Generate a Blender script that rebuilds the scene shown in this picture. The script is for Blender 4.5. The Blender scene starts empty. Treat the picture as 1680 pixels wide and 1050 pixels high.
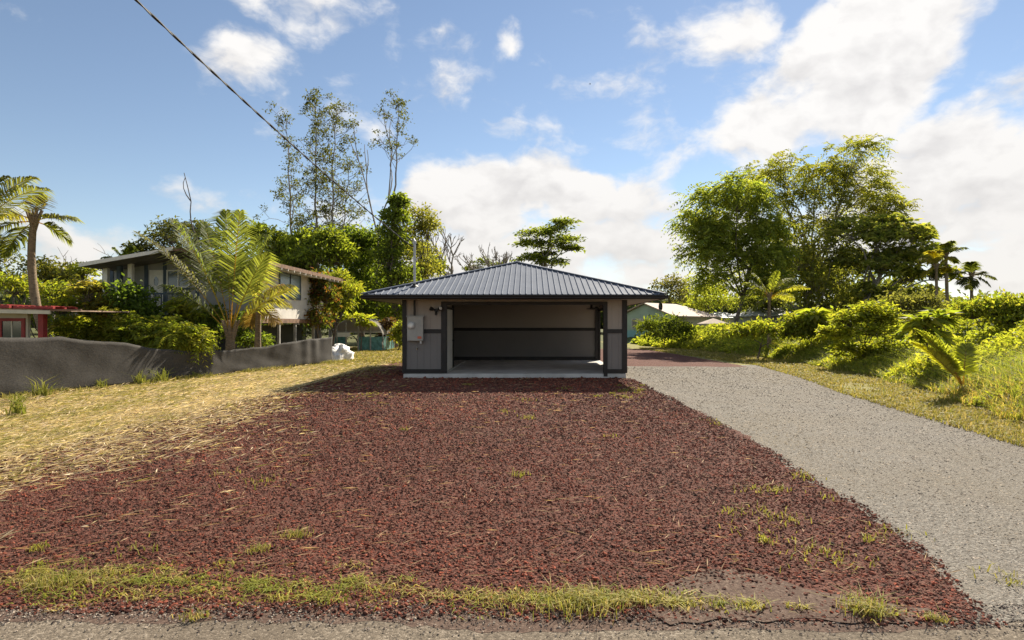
import bpy, bmesh, math, random
import numpy as np
from mathutils import Vector
R = math.radians
SC = bpy.context.scene
COL = SC.collection
rs = np.random.RandomState

# ------------------------------------------------------------------ camera
# eye 1.77 m above the ground, looking along +Y
H, F, CX, CY = 1.77, 960.0, 868.0, 532.0
cam = bpy.data.cameras.new('camera')
cam.sensor_width = 36.0
cam.lens = 36.0 * F / 1680.0
cam.shift_x = -(CX - 840.0) / 1680.0
cam.shift_y = (CY - 525.0) / 1680.0
cam.clip_start = 0.05
cam.clip_end = 3000.0
cam_o = bpy.data.objects.new('camera', cam)
COL.objects.link(cam_o)
cam_o.location = (0, 0, H)
cam_o.rotation_euler = (R(90), 0, 0)
SC.camera = cam_o

# ------------------------------------------------------------------ light
SUN = Vector((1.5, 3.0, 2.6)).normalized()
ELEV = math.asin(SUN.z)
AZIM = math.atan2(SUN.x, SUN.y)
sl = bpy.data.lights.new('sun', 'SUN')
sl.energy = 4.6
sl.angle = R(0.5)
sl.color = (1.0, 0.905, 0.745)
sun_o = bpy.data.objects.new('sun', sl)
COL.objects.link(sun_o)
sun_o.rotation_euler = (-SUN).to_track_quat('-Z', 'Y').to_euler()
sun_o.location = (20, 40, 60)
SC.view_settings.view_transform = 'Standard'
SC.view_settings.look = 'None'
SC.view_settings.gamma = 1.0
SC.view_settings.use_curve_mapping = False
SC.view_settings.exposure = 1.2
SC.cycles.max_bounces = 8
SC.cycles.diffuse_bounces = 4
SC.cycles.transmission_bounces = 6
SC.cycles.transparent_max_bounces = 8


class NX:
    """tiny helper to write shader expressions"""
    def __init__(s, nt):
        s.nt = nt

    def put(s, sock, v):
        if hasattr(v, 'is_output') or isinstance(v, bpy.types.NodeSocket):
            s.nt.links.new(v, sock)
        else:
            sock.default_value = v

    def m(s, op, a, b=0.0, c=0.0, clamp=False):
        n = s.nt.nodes.new('ShaderNodeMath')
        n.operation = op
        n.use_clamp = clamp
        s.put(n.inputs[0], a)
        s.put(n.inputs[1], b)
        s.put(n.inputs[2], c)
        return n.outputs[0]

    def v(s, op, a, b=(0, 0, 0), out=0):
        n = s.nt.nodes.new('ShaderNodeVectorMath')
        n.operation = op
        s.put(n.inputs[0], a)
        if op == 'SCALE':
            s.put(n.inputs['Scale'], b)
        else:
            s.put(n.inputs[1], b)
        return n.outputs['Value'] if op in ('DOT_PRODUCT', 'LENGTH') else n.outputs[0]

    def noise(s, vec, scale, detail=4.0, rough=0.55, dist=0.0, color=False):
        n = s.nt.nodes.new('ShaderNodeTexNoise')
        s.put(n.inputs['Vector'], vec)
        n.inputs['Scale'].default_value = scale
        n.inputs['Detail'].default_value = detail
        n.inputs['Roughness'].default_value = rough
        n.inputs['Distortion'].default_value = dist
        return n.outputs['Color'] if color else n.outputs[0]

    def voro(s, vec, scale, out='Color', feature='F1', rnd=1.0):
        n = s.nt.nodes.new('ShaderNodeTexVoronoi')
        n.feature = feature
        s.put(n.inputs['Vector'], vec)
        n.inputs['Scale'].default_value = scale
        n.inputs['Randomness'].default_value = rnd
        return n.outputs[out]

    def smooth(s, x, a, b, lo=0.0, hi=1.0):
        n = s.nt.nodes.new('ShaderNodeMapRange')
        n.interpolation_type = 'SMOOTHSTEP'
        s.put(n.inputs[0], x)
        n.inputs[1].default_value = a
        n.inputs[2].default_value = b
        n.inputs[3].default_value = lo
        n.inputs[4].default_value = hi
        return n.outputs[0]

    def mix(s, f, a, b, blend='MIX'):
        n = s.nt.nodes.new('ShaderNodeMix')
        n.data_type = 'RGBA'
        n.blend_type = blend
        s.put(n.inputs[0], f)
        s.put(n.inputs[6], a if not isinstance(a, tuple) else (*a[:3], 1))
        s.put(n.inputs[7], b if not isinstance(b, tuple) else (*b[:3], 1))
        return n.outputs[2]

    def sep(s, c):
        n = s.nt.nodes.new('ShaderNodeSeparateXYZ')
        s.put(n.inputs[0], c)
        return n.outputs


def pdir(px, py):
    v = Vector(((px - CX) / F, 1.0, -(py - CY) / F))
    return v.normalized()


# ------------------------------------------------------------------ sky with clouds (by world direction)
world = bpy.data.worlds.new('World')
SC.world = world
world.use_nodes = True
wt = world.node_tree
wt.nodes.clear()
X = NX(wt)
tc = wt.nodes.new('ShaderNodeTexCoord')
D0 = tc.outputs['Generated']
sky = wt.nodes.new('ShaderNodeTexSky')
sky.sky_type = 'NISHITA'
sky.sun_disc = False
sky.sun_elevation = ELEV
sky.sun_rotation = AZIM
sky.altitude = 0
sky.air_density = 1.0
sky.dust_density = 0.03
sky.ozone_density = 1.6
warp = X.v('SUBTRACT', X.noise(D0, 5.0, 4.0, 0.6, color=True), (0.5, 0.5, 0.5))
D = X.v('ADD', D0, X.v('SCALE', warp, 0.085))
Ds = X.v('MULTIPLY', D0, (1.0, 1.0, 1.7))
n1 = X.noise(X.v('ADD', Ds, X.v('SCALE', warp, 0.10)), 6.5, 6.0, 0.58)
off = tuple(x * 0.025 for x in (SUN.x, SUN.y, SUN.z + 0.6))
n2 = X.noise(X.v('ADD', X.v('ADD', Ds, off), X.v('SCALE', warp, 0.10)), 6.5, 3.0, 0.58)
CLOUDS = [  # px, py, rx, ry, tilt(deg, + = up to the right), amp
    (1405, 105, 165, 115, 40, 1.0), (1290, 190, 150, 80, 35, .8), (1475, 60, 90, 75, 20, .7),
    (1640, 185, 260, 60, 22, .55), (1600, 320, 280, 125, 10, .9), (1680, 400, 240, 90, 0, .75), (1330, 400, 260, 150, 0, .5),
    (770, 340, 130, 85, 0, .95), (915, 320, 120, 70, -12, .85), (880, 430, 320, 90, 0, .75), (1050, 340, 130, 70, 0, .55), (1090, 420, 150, 90, 0, .6), (600, 350, 110, 60, 0, .42),
    (520, 10, 130, 60, 10, .48), (638, 105, 40, 66, 0, .42), (705, 115, 80, 66, -30, .40), (588, 180, 84, 68, 0, .44),
    (390, 115, 120, 95, -35, .27), (845, 62, 34, 32, 0, .34), (828, 211, 60, 20, 0, .34), (728, 254, 80, 24, -5, .34),
    (1020, 28, 80, 30, 0, .32), (1080, 130, 240, 130, 20, .34), (1190, 200, 200, 90, 25, .34),
    (130, 410, 220, 55, 0, .58), (400, 332, 150, 30, 0, .30),
]
lay = None
for (px, py, rx, ry, tilt, amp) in CLOUDS:
    c = pdir(px, py)
    e1 = Vector((0, 1, 0)).cross(Vector((0, 0, 1)))
    e1 = c.cross(Vector((0, 0, 1))).normalized()
    e2 = e1.cross(c).normalized()
    t = R(tilt)
    f1 = e1 * math.cos(t) + e2 * math.sin(t)
    f2 = e2 * math.cos(t) - e1 * math.sin(t)
    cosv = c.y
    k = cosv * 1.0
    a = X.v('DOT_PRODUCT', D, tuple(f1 / (rx / F * k)))
    b = X.v('DOT_PRODUCT', D, tuple(f2 / (ry / F * k)))
    r2 = X.m('ADD', X.m('MULTIPLY', a, a), X.m('MULTIPLY', b, b))
    fall = X.smooth(r2, -0.1, 1.7, amp, 0.0)
    fall = X.m('MULTIPLY', fall, X.m('GREATER_THAN', X.v('DOT_PRODUCT', D, tuple(c)), 0.0))
    lay = fall if lay is None else X.m('MAXIMUM', lay, fall)
# away from the view the same broken cloud goes on
sx = X.sep(D0)
behind = X.smooth(sx[1], 0.45, 0.1, -0.34, 0.0)
field = X.m('ADD', X.m('ADD', X.m('MULTIPLY_ADD', n1, 2.0, -0.5), behind), lay)
mask = X.m('POWER', X.smooth(field, 0.36, 0.80), 1.1)
lit = X.m('ADD', X.m('MULTIPLY', X.m('SUBTRACT', n1, n2), 3.0), 0.84, clamp=True)
thick = X.smooth(field, 0.62, 1.05)
cl_lit = X.mix(lit, (0.62, 0.60, 0.60), (1.0, 0.975, 0.945))
low = X.smooth(sx[2], 0.06, 0.36)
cl = X.mix(low, X.mix(0.35, cl_lit, (0.72, 0.67, 0.62)), cl_lit)
bg1 = wt.nodes.new('ShaderNodeBackground')
bw = wt.nodes.new('ShaderNodeRGBToBW')
wt.links.new(sky.outputs[0], bw.inputs[0])
wt.links.new(X.mix(0.12, sky.outputs[0], X.mix(1.0, bw.outputs[0], (1.12, 1.08, 1.0), 'MULTIPLY')), bg1.inputs[0])
bg1.inputs[1].default_value = 0.056
bg2 = wt.nodes.new('ShaderNodeBackground')
wt.links.new(cl, bg2.inputs[0])
bg2.inputs[1].default_value = 0.45
mx = wt.nodes.new('ShaderNodeMixShader')
wt.links.new(X.m('MULTIPLY', mask, 0.96), mx.inputs[0])
wt.links.new(bg1.outputs[0], mx.inputs[1])
wt.links.new(bg2.outputs[0], mx.inputs[2])
wo = wt.nodes.new('ShaderNodeOutputWorld')
wt.links.new(mx.outputs[0], wo.inputs[0])
world.cycles.sampling_method = 'MANUAL'
world.cycles.sample_map_resolution = 512


# ------------------------------------------------------------------ helpers
def P(px, py, Y):
    return np.array([(px - CX) / F * Y, Y, H - (py - CY) / F * Y])


def fx(px, Y):
    return (px - CX) / F * Y


def fz(py, Y):
    return H - (py - CY) / F * Y


def unit(a):
    a = np.asarray(a, float)
    return a / np.maximum(np.linalg.norm(a, axis=-1, keepdims=True), 1e-9)


def tag(o, label=None, cat=None, group=None, kind=None):
    if label:
        o['label'] = label
    if cat:
        o['category'] = cat
    if group:
        o['group'] = group
    if kind:
        o['kind'] = kind
    return o


def empty(name, loc, label, cat, group=None):
    o = bpy.data.objects.new(name, None)
    o.empty_display_size = 0.3
    COL.objects.link(o)
    o.location = [float(x) for x in loc]
    return tag(o, label, cat, group)


def wloc(o):
    v = np.zeros(3)
    while o is not None:
        v += np.array(o.location)
        o = o.parent
    return v


BOXF = np.array([[0, 3, 2, 1], [4, 5, 6, 7], [0, 1, 5, 4], [1, 2, 6, 5], [2, 3, 7, 6], [3, 0, 4, 7]])


class MB:
    """collects geometry, then links it as ONE mesh object"""
    def __init__(s, xf=None):
        s.v, s.f, s.c, s.n, s.xf = [], {}, [], 0, xf

    def add(s, v, f, c=None):
        v = np.asarray(v, float).reshape(-1, 3)
        if s.xf is not None:
            ang, ox, oy = s.xf
            ca, sa = math.cos(ang), math.sin(ang)
            v = np.stack([v[:, 0] * ca - v[:, 1] * sa + ox, v[:, 0] * sa + v[:, 1] * ca + oy, v[:, 2]], 1)
        f = np.asarray(f, np.int64)
        s.f.setdefault(f.shape[1], []).append(f + s.n)
        s.v.append(v)
        if c is None:
            c = (1, 1, 1)
        c = np.asarray(c, float)
        s.c.append(np.broadcast_to(c, (len(v), 3)))
        s.n += len(v)
        return s

    def box(s, x0, x1, y0, y1, z0, z1, c=None):
        v = [(x0, y0, z0), (x1, y0, z0), (x1, y1, z0), (x0, y1, z0), (x0, y0, z1), (x1, y0, z1), (x1, y1, z1), (x0, y1, z1)]
        return s.add(v, BOXF, c)

    def bar(s, a, b, w, h, c=None, up=(0, 0, 1)):
        a, b = np.asarray(a, float), np.asarray(b, float)
        d = unit(b - a)
        sd = unit(np.cross(d, up))
        u = np.cross(sd, d)
        o = [(-1, -1), (1, -1), (1, 1), (-1, 1)]
        v = [p + sd * i * w / 2 + u * j * h / 2 for p in (a, b) for i, j in o]
        return s.add(v, BOXF, c)

    def tube(s, pts, rad, k=6, c=None, cap=True):
        pts = np.asarray(pts, float)
        n = len(pts)
        rad = np.broadcast_to(np.asarray(rad, float), (n,))
        tg = unit(np.gradient(pts, axis=0))
        ref = np.array([0.0, 0, 1]) if abs(tg[0][2]) < 0.9 else np.array([1.0, 0, 0])
        a = unit(np.cross(tg, ref))
        b = np.cross(tg, a)
        th = np.arange(k) * 2 * math.pi / k
        v = pts[:, None] + rad[:, None, None] * (np.cos(th)[None, :, None] * a[:, None] + np.sin(th)[None, :, None] * b[:, None])
        i = np.arange(n - 1)[:, None] * k
        j = np.arange(k)[None]
        j2 = (j + 1) % k
        f = np.stack([i + j, i + j2, i + k + j2, i + k + j], -1).reshape(-1, 4)
        s.add(v.reshape(-1, 3), f, c)
        if cap:
            s.f.setdefault(k, []).append(np.array([list(range(k))[::-1], [(n - 1) * k + q for q in range(k)]]) + s.n - n * k)
        return s

    def poly(s, pts, c=None):
        return s.add(pts, [list(range(len(pts)))], c)

    def slab(s, quad, t, c=None):
        """a plate with four top corners and a thickness straight down"""
        q = np.asarray(quad, float)
        lo = q - np.array([0, 0, t])
        return s.add(np.concatenate([lo, q]), BOXF, c)

    def prism(s, poly, vec, c=None):
        p = np.asarray(poly, float)
        n = len(p)
        v = np.concatenate([p, p + np.asarray(vec, float)])
        i = np.arange(n)
        j = (i + 1) % n
        s.add(v, np.stack([i, j, j + n, i + n], 1), c)
        s.f.setdefault(n, []).append(np.array([list(range(n))[::-1], [q + n for q in range(n)]]) + s.n - 2 * n)
        return s

    def build(s, name, mat, parent=None, smooth=False):
        me = bpy.data.meshes.new(name)
        v = np.concatenate(s.v) if s.v else np.zeros((0, 3))
        if parent is not None:
            v = v - wloc(parent)
        loops, tot = [], []
        for k, fs in s.f.items():
            a = np.concatenate(fs)
            loops.append(a.reshape(-1))
            tot.append(np.full(len(a), k))
        loops = np.concatenate(loops)
        tot = np.concatenate(tot)
        me.vertices.add(len(v))
        me.vertices.foreach_set('co', v.astype(np.float32).reshape(-1))
        me.loops.add(len(loops))
        me.loops.foreach_set('vertex_index', loops.astype(np.int32))
        me.polygons.add(len(tot))
        st = np.concatenate([[0], np.cumsum(tot)[:-1]])
        me.polygons.foreach_set('loop_start', st.astype(np.int32))
        me.polygons.foreach_set('loop_total', tot.astype(np.int32))
        me.polygons.foreach_set('use_smooth', np.full(len(tot), bool(smooth)))
        me.update(calc_edges=True)
        at = me.color_attributes.new('Col', 'FLOAT_COLOR', 'POINT')
        c = np.concatenate(s.c)
        at.data.foreach_set('color', np.concatenate([c, np.ones((len(c), 1))], 1).astype(np.float32).reshape(-1))
        me.materials.append(M[mat])
        o = bpy.data.objects.new(name, me)
        COL.objects.link(o)
        if parent is not None:
            o.parent = parent
        return o


def b1(name, mat, parent, x0, x1, y0, y1, z0, z1):
    return MB().box(x0, x1, y0, y1, z0, z1).build(name, mat, parent)


def fill(g, seed, spread=0.35):
    pass


# ------------------------------------------------------------------ materials
M = {}


def new_mat(name):
    m = bpy.data.materials.new(name)
    m.use_nodes = True
    nt = m.node_tree
    pr = nt.nodes['Principled BSDF']
    return m, nt, NX(nt), pr


def paint(name, col, rough=0.6, var=0.25, scale=3.0, bump=0.1, bscale=40.0, metal=0.0, spec=0.4, attr=False, streak=None):
    m, nt, x, pr = new_mat(name)
    geo = nt.nodes.new('ShaderNodeNewGeometry').outputs['Position']
    if streak:
        geo2 = x.v('MULTIPLY', geo, streak)
    else:
        geo2 = geo
    n = x.noise(geo2, scale, 5.0, 0.6)
    c0 = tuple(v * (1 - var) for v in col)
    c1 = tuple(min(1.0, v * (1 + var)) for v in col)
    c = x.mix(x.smooth(n, 0.3, 0.7), c0, c1)
    if attr:
        at = nt.nodes.new('ShaderNodeAttribute')
        at.attribute_name = 'Col'
        c = x.mix(1.0, c, at.outputs['Color'], 'MULTIPLY')
    nt.links.new(c, pr.inputs['Base Color'])
    pr.inputs['Roughness'].default_value = rough
    pr.inputs['Metallic'].default_value = metal
    pr.inputs['Specular IOR Level'].default_value = spec
    if bump:
        b = nt.nodes.new('ShaderNodeBump')
        b.inputs['Strength'].default_value = bump
        b.inputs['Distance'].default_value = 0.02
        nt.links.new(x.noise(geo2, bscale, 3.0, 0.6), b.inputs['Height'])
        nt.links.new(b.outputs[0], pr.inputs['Normal'])
    M[name] = m
    return m


def leafmat(name, trans=0.56, rough=0.6, tint=(2.75, 2.7, 0.9)):
    m, nt, x, pr = new_mat(name)
    at = nt.nodes.new('ShaderNodeAttribute')
    at.attribute_name = 'Col'
    nt.links.new(at.outputs['Color'], pr.inputs['Base Color'])
    pr.inputs['Roughness'].default_value = rough
    pr.inputs['Specular IOR Level'].default_value = 0.2
    tr = nt.nodes.new('ShaderNodeBsdfTranslucent')
    nt.links.new(x.mix(1.0, at.outputs['Color'], tint, 'MULTIPLY'), tr.inputs[0])
    mxs = nt.nodes.new('ShaderNodeMixShader')
    mxs.inputs[0].default_value = trans
    nt.links.new(pr.outputs[0], mxs.inputs[1])
    nt.links.new(tr.outputs[0], mxs.inputs[2])
    nt.links.new(mxs.outputs[0], nt.nodes['Material Output'].inputs[0])
    M[name] = m


leafmat('leaf')
leafmat('straw', 0.35, 0.7, (1.5, 1.45, 1.0))
paint('bark', (0.13, 0.105, 0.085), 0.9, 0.45, 5.0, 0.6, 25.0, streak=(4, 4, 0.6))
paint('bark_pale', (0.26, 0.225, 0.19), 0.9, 0.4, 5.0, 0.5, 25.0, streak=(4, 4, 0.6))
paint('palm_bark', (0.22, 0.16, 0.10), 0.9, 0.45, 9.0, 0.7, 18.0, streak=(1, 1, 6))
paint('siding', (0.335, 0.288, 0.246), 0.75, 0.04, 0.8, 0.0)
paint('siding_lower', (0.195, 0.178, 0.165), 0.75, 0.05, 0.8, 0.0)
paint('trim', (0.019, 0.015, 0.013), 0.55, 0.25, 4.0, 0.1, 60.0)
paint('white_paint', (0.80, 0.76, 0.69), 0.5, 0.06, 4.0, 0.05)
paint('concrete', (0.52, 0.50, 0.465), 0.85, 0.16, 1.6, 0.25, 70.0)
paint('meter_grey', (0.34, 0.33, 0.305), 0.5, 0.08, 6.0, 0.05, metal=0.2)
paint('galv', (0.42, 0.42, 0.42), 0.45, 0.2, 12.0, 0.1, metal=0.6)
paint('red_label', (0.55, 0.14, 0.08), 0.6, 0.2, 40.0, 0.0)
paint('black_metal', (0.018, 0.016, 0.015), 0.4, 0.3, 8.0, 0.05)
paint('lamp_glass', (0.75, 0.74, 0.70), 0.15, 0.05, 8.0, 0.0)
paint('brass', (0.55, 0.45, 0.28), 0.35, 0.2, 12.0, 0.0, metal=0.9)
paint('cable', (0.022, 0.021, 0.02), 0.6, 0.3, 12.0, 0.1)
paint('shade_cloth', (0.062, 0.056, 0.050), 0.95, 0.30, 30.0, 0.25, 9.0, streak=(1, 1, 1.6))
paint('grey_wall', (0.32, 0.315, 0.30), 0.8, 0.10, 1.5, 0.15, 40.0)
paint('white_wall', (0.56, 0.53, 0.48), 0.8, 0.10, 1.5, 0.15, 40.0)
paint('slate_trim', (0.06, 0.085, 0.115), 0.6, 0.2, 4.0, 0.1)
paint('old_roof', (0.17, 0.155, 0.14), 0.8, 0.3, 1.5, 0.3, 30.0)
paint('brown_wood', (0.17, 0.095, 0.055), 0.8, 0.35, 4.0, 0.3, 30.0)
paint('grey_wood', (0.34, 0.32, 0.29), 0.85, 0.25, 4.0, 0.3, 30.0)
paint('red_paint', (0.27, 0.024, 0.02), 0.55, 0.2, 4.0, 0.15)
paint('cream_wall', (0.56, 0.50, 0.38), 0.8, 0.12, 2.0, 0.1)
paint('rust_roof', (0.30, 0.20, 0.14), 0.75, 0.4, 2.5, 0.2, 20.0)
paint('teal_wall', (0.36, 0.45, 0.36), 0.8, 0.08, 1.5, 0.1)
paint('teal_low', (0.22, 0.42, 0.44), 0.8, 0.08, 1.5, 0.1)
paint('tan_roof', (0.36, 0.275, 0.215), 0.8, 0.16, 1.2, 0.2, 12.0, streak=(3, 3, 1))
paint('grey_roof', (0.36, 0.37, 0.38), 0.6, 0.15, 1.2, 0.2, 12.0)
paint('tarp_white', (0.74, 0.72, 0.68), 0.5, 0.12, 5.0, 0.4, 15.0)
paint('tarp_teal', (0.10, 0.24, 0.22), 0.6, 0.35, 6.0, 0.4, 20.0)
leafmat('netting', 0.5, 0.9, (1.2, 1.15, 1.1))
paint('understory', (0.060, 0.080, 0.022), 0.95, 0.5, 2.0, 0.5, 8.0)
paint('stone', (1, 1, 1), 0.9, 0.12, 30.0, 0.5, 90.0, attr=True, spec=0.2)
paint('bird_feather', (0.03, 0.03, 0.03), 0.8, 0.2, 5.0, 0.0)


def glassmat(name, col, rough=0.08):
    m, nt, x, pr = new_mat(name)
    pr.inputs['Base Color'].default_value = (*col, 1)
    pr.inputs['Roughness'].default_value = rough
    pr.inputs['Specular IOR Level'].default_value = 0.8
    geo = nt.nodes.new('ShaderNodeNewGeometry').outputs['Position']
    b = nt.nodes.new('ShaderNodeBump')
    b.inputs['Strength'].default_value = 0.15
    nt.links.new(x.noise(geo, 3.0, 2.0), b.inputs['Height'])
    nt.links.new(b.outputs[0], pr.inputs['Normal'])
    M[name] = m


glassmat('dark_glass', (0.035, 0.045, 0.05))
glassmat('blue_glass', (0.20, 0.28, 0.34), 0.2)

# ribbed steel roof: dark slate blue coating
m, nt, x, pr = new_mat('roof_metal')
geo = nt.nodes.new('ShaderNodeNewGeometry').outputs['Position']
c = x.mix(x.smooth(x.noise(geo, 1.2, 4.0), 0.3, 0.7), (0.132, 0.150, 0.190), (0.158, 0.178, 0.22))
nt.links.new(c, pr.inputs['Base Color'])
pr.inputs['Metallic'].default_value = 0.0
pr.inputs['Specular IOR Level'].default_value = 0.07
nt.links.new(x.smooth(x.noise(geo, 3.0, 4.0), 0.3, 0.7, 0.62, 0.72), pr.inputs['Roughness'])
b = nt.nodes.new('ShaderNodeBump')
b.inputs['Strength'].default_value = 0.01
nt.links.new(x.noise(geo, 2.5, 2.0), b.inputs['Height'])
nt.links.new(b.outputs[0], pr.inputs['Normal'])
M['roof_metal'] = m


def groundmat(name, cells, cols, patch, bump=0.7, rough=0.95, patch_scale=0.7, dist=0.015):
    """loose stone ground: cells at two sizes with their own colours, mixed with broad patches"""
    m, nt, x, pr = new_mat(name)
    geo = nt.nodes.new('ShaderNodeNewGeometry').outputs['Position']
    v1 = x.sep(x.voro(geo, cells))[0]
    v2 = x.sep(x.voro(geo, cells * 2.3))[1]
    t = x.m('ADD', x.m('MULTIPLY', v1, 0.6), x.m('MULTIPLY', v2, 0.4))
    rp = nt.nodes.new('ShaderNodeValToRGB')
    nt.links.new(t, rp.inputs[0])
    el = rp.color_ramp.elements
    while len(el) < len(cols):
        el.new(0.5)
    for i, (pos, cc) in enumerate(cols):
        el[i].position = pos
        el[i].color = (*cc, 1)
    pn = x.smooth(x.noise(geo, patch_scale, 6.0, 0.65), 0.38, 0.68)
    c = x.mix(x.m('MULTIPLY', pn, patch[1]), rp.outputs[0], patch[0])
    nt.links.new(c, pr.inputs['Base Color'])
    pr.inputs['Roughness'].default_value = rough
    pr.inputs['Specular IOR Level'].default_value = 0.15
    h = x.m('ADD', x.voro(geo, cells, 'Distance'), x.m('MULTIPLY', x.voro(geo, cells * 2.3, 'Distance'), 0.5))
    b = nt.nodes.new('ShaderNodeBump')
    b.inputs['Strength'].default_value = bump
    b.inputs['Distance'].default_value = dist
    b.invert = True
    nt.links.new(h, b.inputs['Height'])
    nt.links.new(b.outputs[0], pr.inputs['Normal'])
    M[name] = m


groundmat('cinder', 42.0, [(0.15, (0.035, 0.014, 0.011)), (0.42, (0.092, 0.033, 0.024)), (0.62, (0.14, 0.047, 0.032)), (0.85, (0.17, 0.09, 0.065))], ((0.10, 0.048, 0.034), 0.5))
groundmat('gravel', 55.0, [(0.12, (0.088, 0.078, 0.066)), (0.45, (0.175, 0.158, 0.135)), (0.7, (0.228, 0.207, 0.178)), (0.9, (0.31, 0.285, 0.248))], ((0.175, 0.15, 0.115), 0.5))
groundmat('asphalt', 75.0, [(0.12, (0.075, 0.062, 0.048)), (0.45, (0.145, 0.118, 0.088)), (0.7, (0.19, 0.155, 0.116)), (0.9, (0.33, 0.28, 0.22))], ((0.105, 0.082, 0.06), 0.6), 0.5, dist=0.006)
groundmat('straw_ground', 30.0, [(0.12, (0.17, 0.12, 0.060)), (0.45, (0.32, 0.24, 0.115)), (0.7, (0.42, 0.32, 0.16)), (0.9, (0.50, 0.40, 0.21))], ((0.27, 0.25, 0.075), 0.55), 0.6)
groundmat('turf', 30.0, [(0.12, (0.10, 0.095, 0.030)), (0.45, (0.19, 0.19, 0.045)), (0.7, (0.27, 0.245, 0.075)), (0.9, (0.34, 0.29, 0.12))], ((0.25, 0.19, 0.09), 0.6), 0.6)
groundmat('soil', 14.0, [(0.12, (0.045, 0.05, 0.015)), (0.45, (0.08, 0.09, 0.025)), (0.7, (0.12, 0.11, 0.04)), (0.9, (0.15, 0.12, 0.06))], ((0.06, 0.075, 0.02), 0.6), 0.6)
groundmat('dirt', 60.0, [(0.12, (0.055, 0.036, 0.028)), (0.45, (0.10, 0.068, 0.051)), (0.7, (0.135, 0.092, 0.069)), (0.9, (0.20, 0.15, 0.115))], ((0.085, 0.05, 0.038), 0.6), 0.4, dist=0.006)


# ------------------------------------------------------------------ the ground
def wob(x, y, s=0):
    return (np.sin(x * 1.3 + y * 0.7 + s) + np.sin(x * 2.9 - y * 2.1 + s * 2.3) * 0.6 + np.sin(x * 6.1 + y * 5.3 + s * 1.7) * 0.35 + np.sin(x * 13.7 - y * 11.3 + s) * 0.2) / 2.15


def sheet(name, outline, z, mat, jit=0.12, seed=1, step=0.2):
    r = rs(seed)
    pts = []
    n = len(outline)
    for i in range(n):
        a, b = np.array(outline[i], float), np.array(outline[(i + 1) % n], float)
        L = np.linalg.norm(b - a)
        k = max(1, int(min(L, 45) / step))
        nrm = np.array([-(b - a)[1], (b - a)[0]]) / max(L, 1e-6)
        for q in range(k):
            p = a + (b - a) * q / k
            o = jit * (wob(p[0], p[1], seed) + r.uniform(-0.35, 0.35)) if q else 0.0
            pts.append(p + nrm * o)
    from mathutils.geometry import delaunay_2d_cdt
    vv, _, ff, *_ = delaunay_2d_cdt([Vector((float(p[0]), float(p[1]))) for p in pts], [], [list(range(len(pts)))], 1, 1e-5)
    me = bpy.data.meshes.new(name)
    me.from_pydata([(p.x, p.y, z) for p in vv], [], [list(f) for f in ff])
    me.update()
    if me.polygons and me.polygons[0].normal.z < 0:
        me.flip_normals()
    me.materials.append(M[mat])
    o = bpy.data.objects.new(name, me)
    COL.objects.link(o)
    return tag(o, kind='structure')


sheet('ground', [(-900, -300), (900, -300), (900, 1500), (-900, 1500)], 0.0, 'soil', 0.0, 1, 100)
sheet('road', [(-70, -7), (70, -7), (70, 3.62), (0, 3.60), (-70, 3.85)], 0.006, 'asphalt', 0.07, 2)
sheet('dry_grass_verge', [(-30, 3.72), (-4.0, 3.72), (-4.6, 6), (-5.2, 9), (-5.6, 16), (-5.8, 30), (-3.0, 46), (-14, 46), (-11, 30), (-14, 12), (-30, 8)], 0.003, 'straw_ground', 0.25, 3)
sheet('turf_verge', [(6.6, 3.7), (40, 3.7), (40, 60), (7.0, 60), (7.5, 42), (8.6, 25), (7.2, 14), (6.4, 8)], 0.003, 'turf', 0.2, 4)
sheet('gravel_driveway', [(2.5, 3.5), (7.0, 3.5), (7.2, 8.4), (8.0, 14.4), (9.0, 19), (9.9, 25.2), (3.0, 25.2), (3.0, 12)], 0.010, 'gravel', 0.10, 5)
sheet('cinder_yard', [(-7.0, 3.80), (2.70, 3.52), (3.02, 4.4), (3.18, 5.7), (3.33, 8.4), (3.38, 12), (3.30, 18.6), (3.12, 19.2), (3.12, 24.6), (6.5, 24.4), (9.0, 24.0), (8.9, 31), (8.0, 42), (-3, 42),
                      (-4.4, 29), (-6.3, 27), (-6.4, 17), (-6.3, 15), (-6.7, 10.7), (-6.8, 8.2), (-7.0, 6.6), (-7.0, 5.6)], 0.012, 'cinder', 0.14, 6)
sheet('dirt_patch', [(0.75, 3.54), (2.3, 3.46), (2.5, 3.62), (1.9, 3.85), (1.55, 4.12), (1.15, 4.10), (0.9, 3.85)], 0.015, 'dirt', 0.10, 7, 0.08)
sheet('road_shoulder', [(-30, 3.52), (-3, 3.46), (2.6, 3.36), (2.6, 3.56), (0.5, 3.66), (-3, 3.86), (-30, 3.9)], 0.0072, 'dirt', 0.07, 8, 0.08)


# ------------------------------------------------------------------ the garage
GX0, GX1, GY0, GY1, SL = -4.12, 3.18, 19.2, 26.5, 0.15
TOPZ = 2.56
g = empty('garage', (-0.47, 22.85, 0), 'grey sided open garage with dark hipped metal roof on the cinder yard', 'garage')
# slab
o = MB().box(GX0, GX1, GY0 - 0.03, GY1, -0.1, SL).build('slab', 'concrete', g)
bv = o.modifiers.new('bevel', 'BEVEL')
bv.width = 0.015
bv.segments = 2


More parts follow.
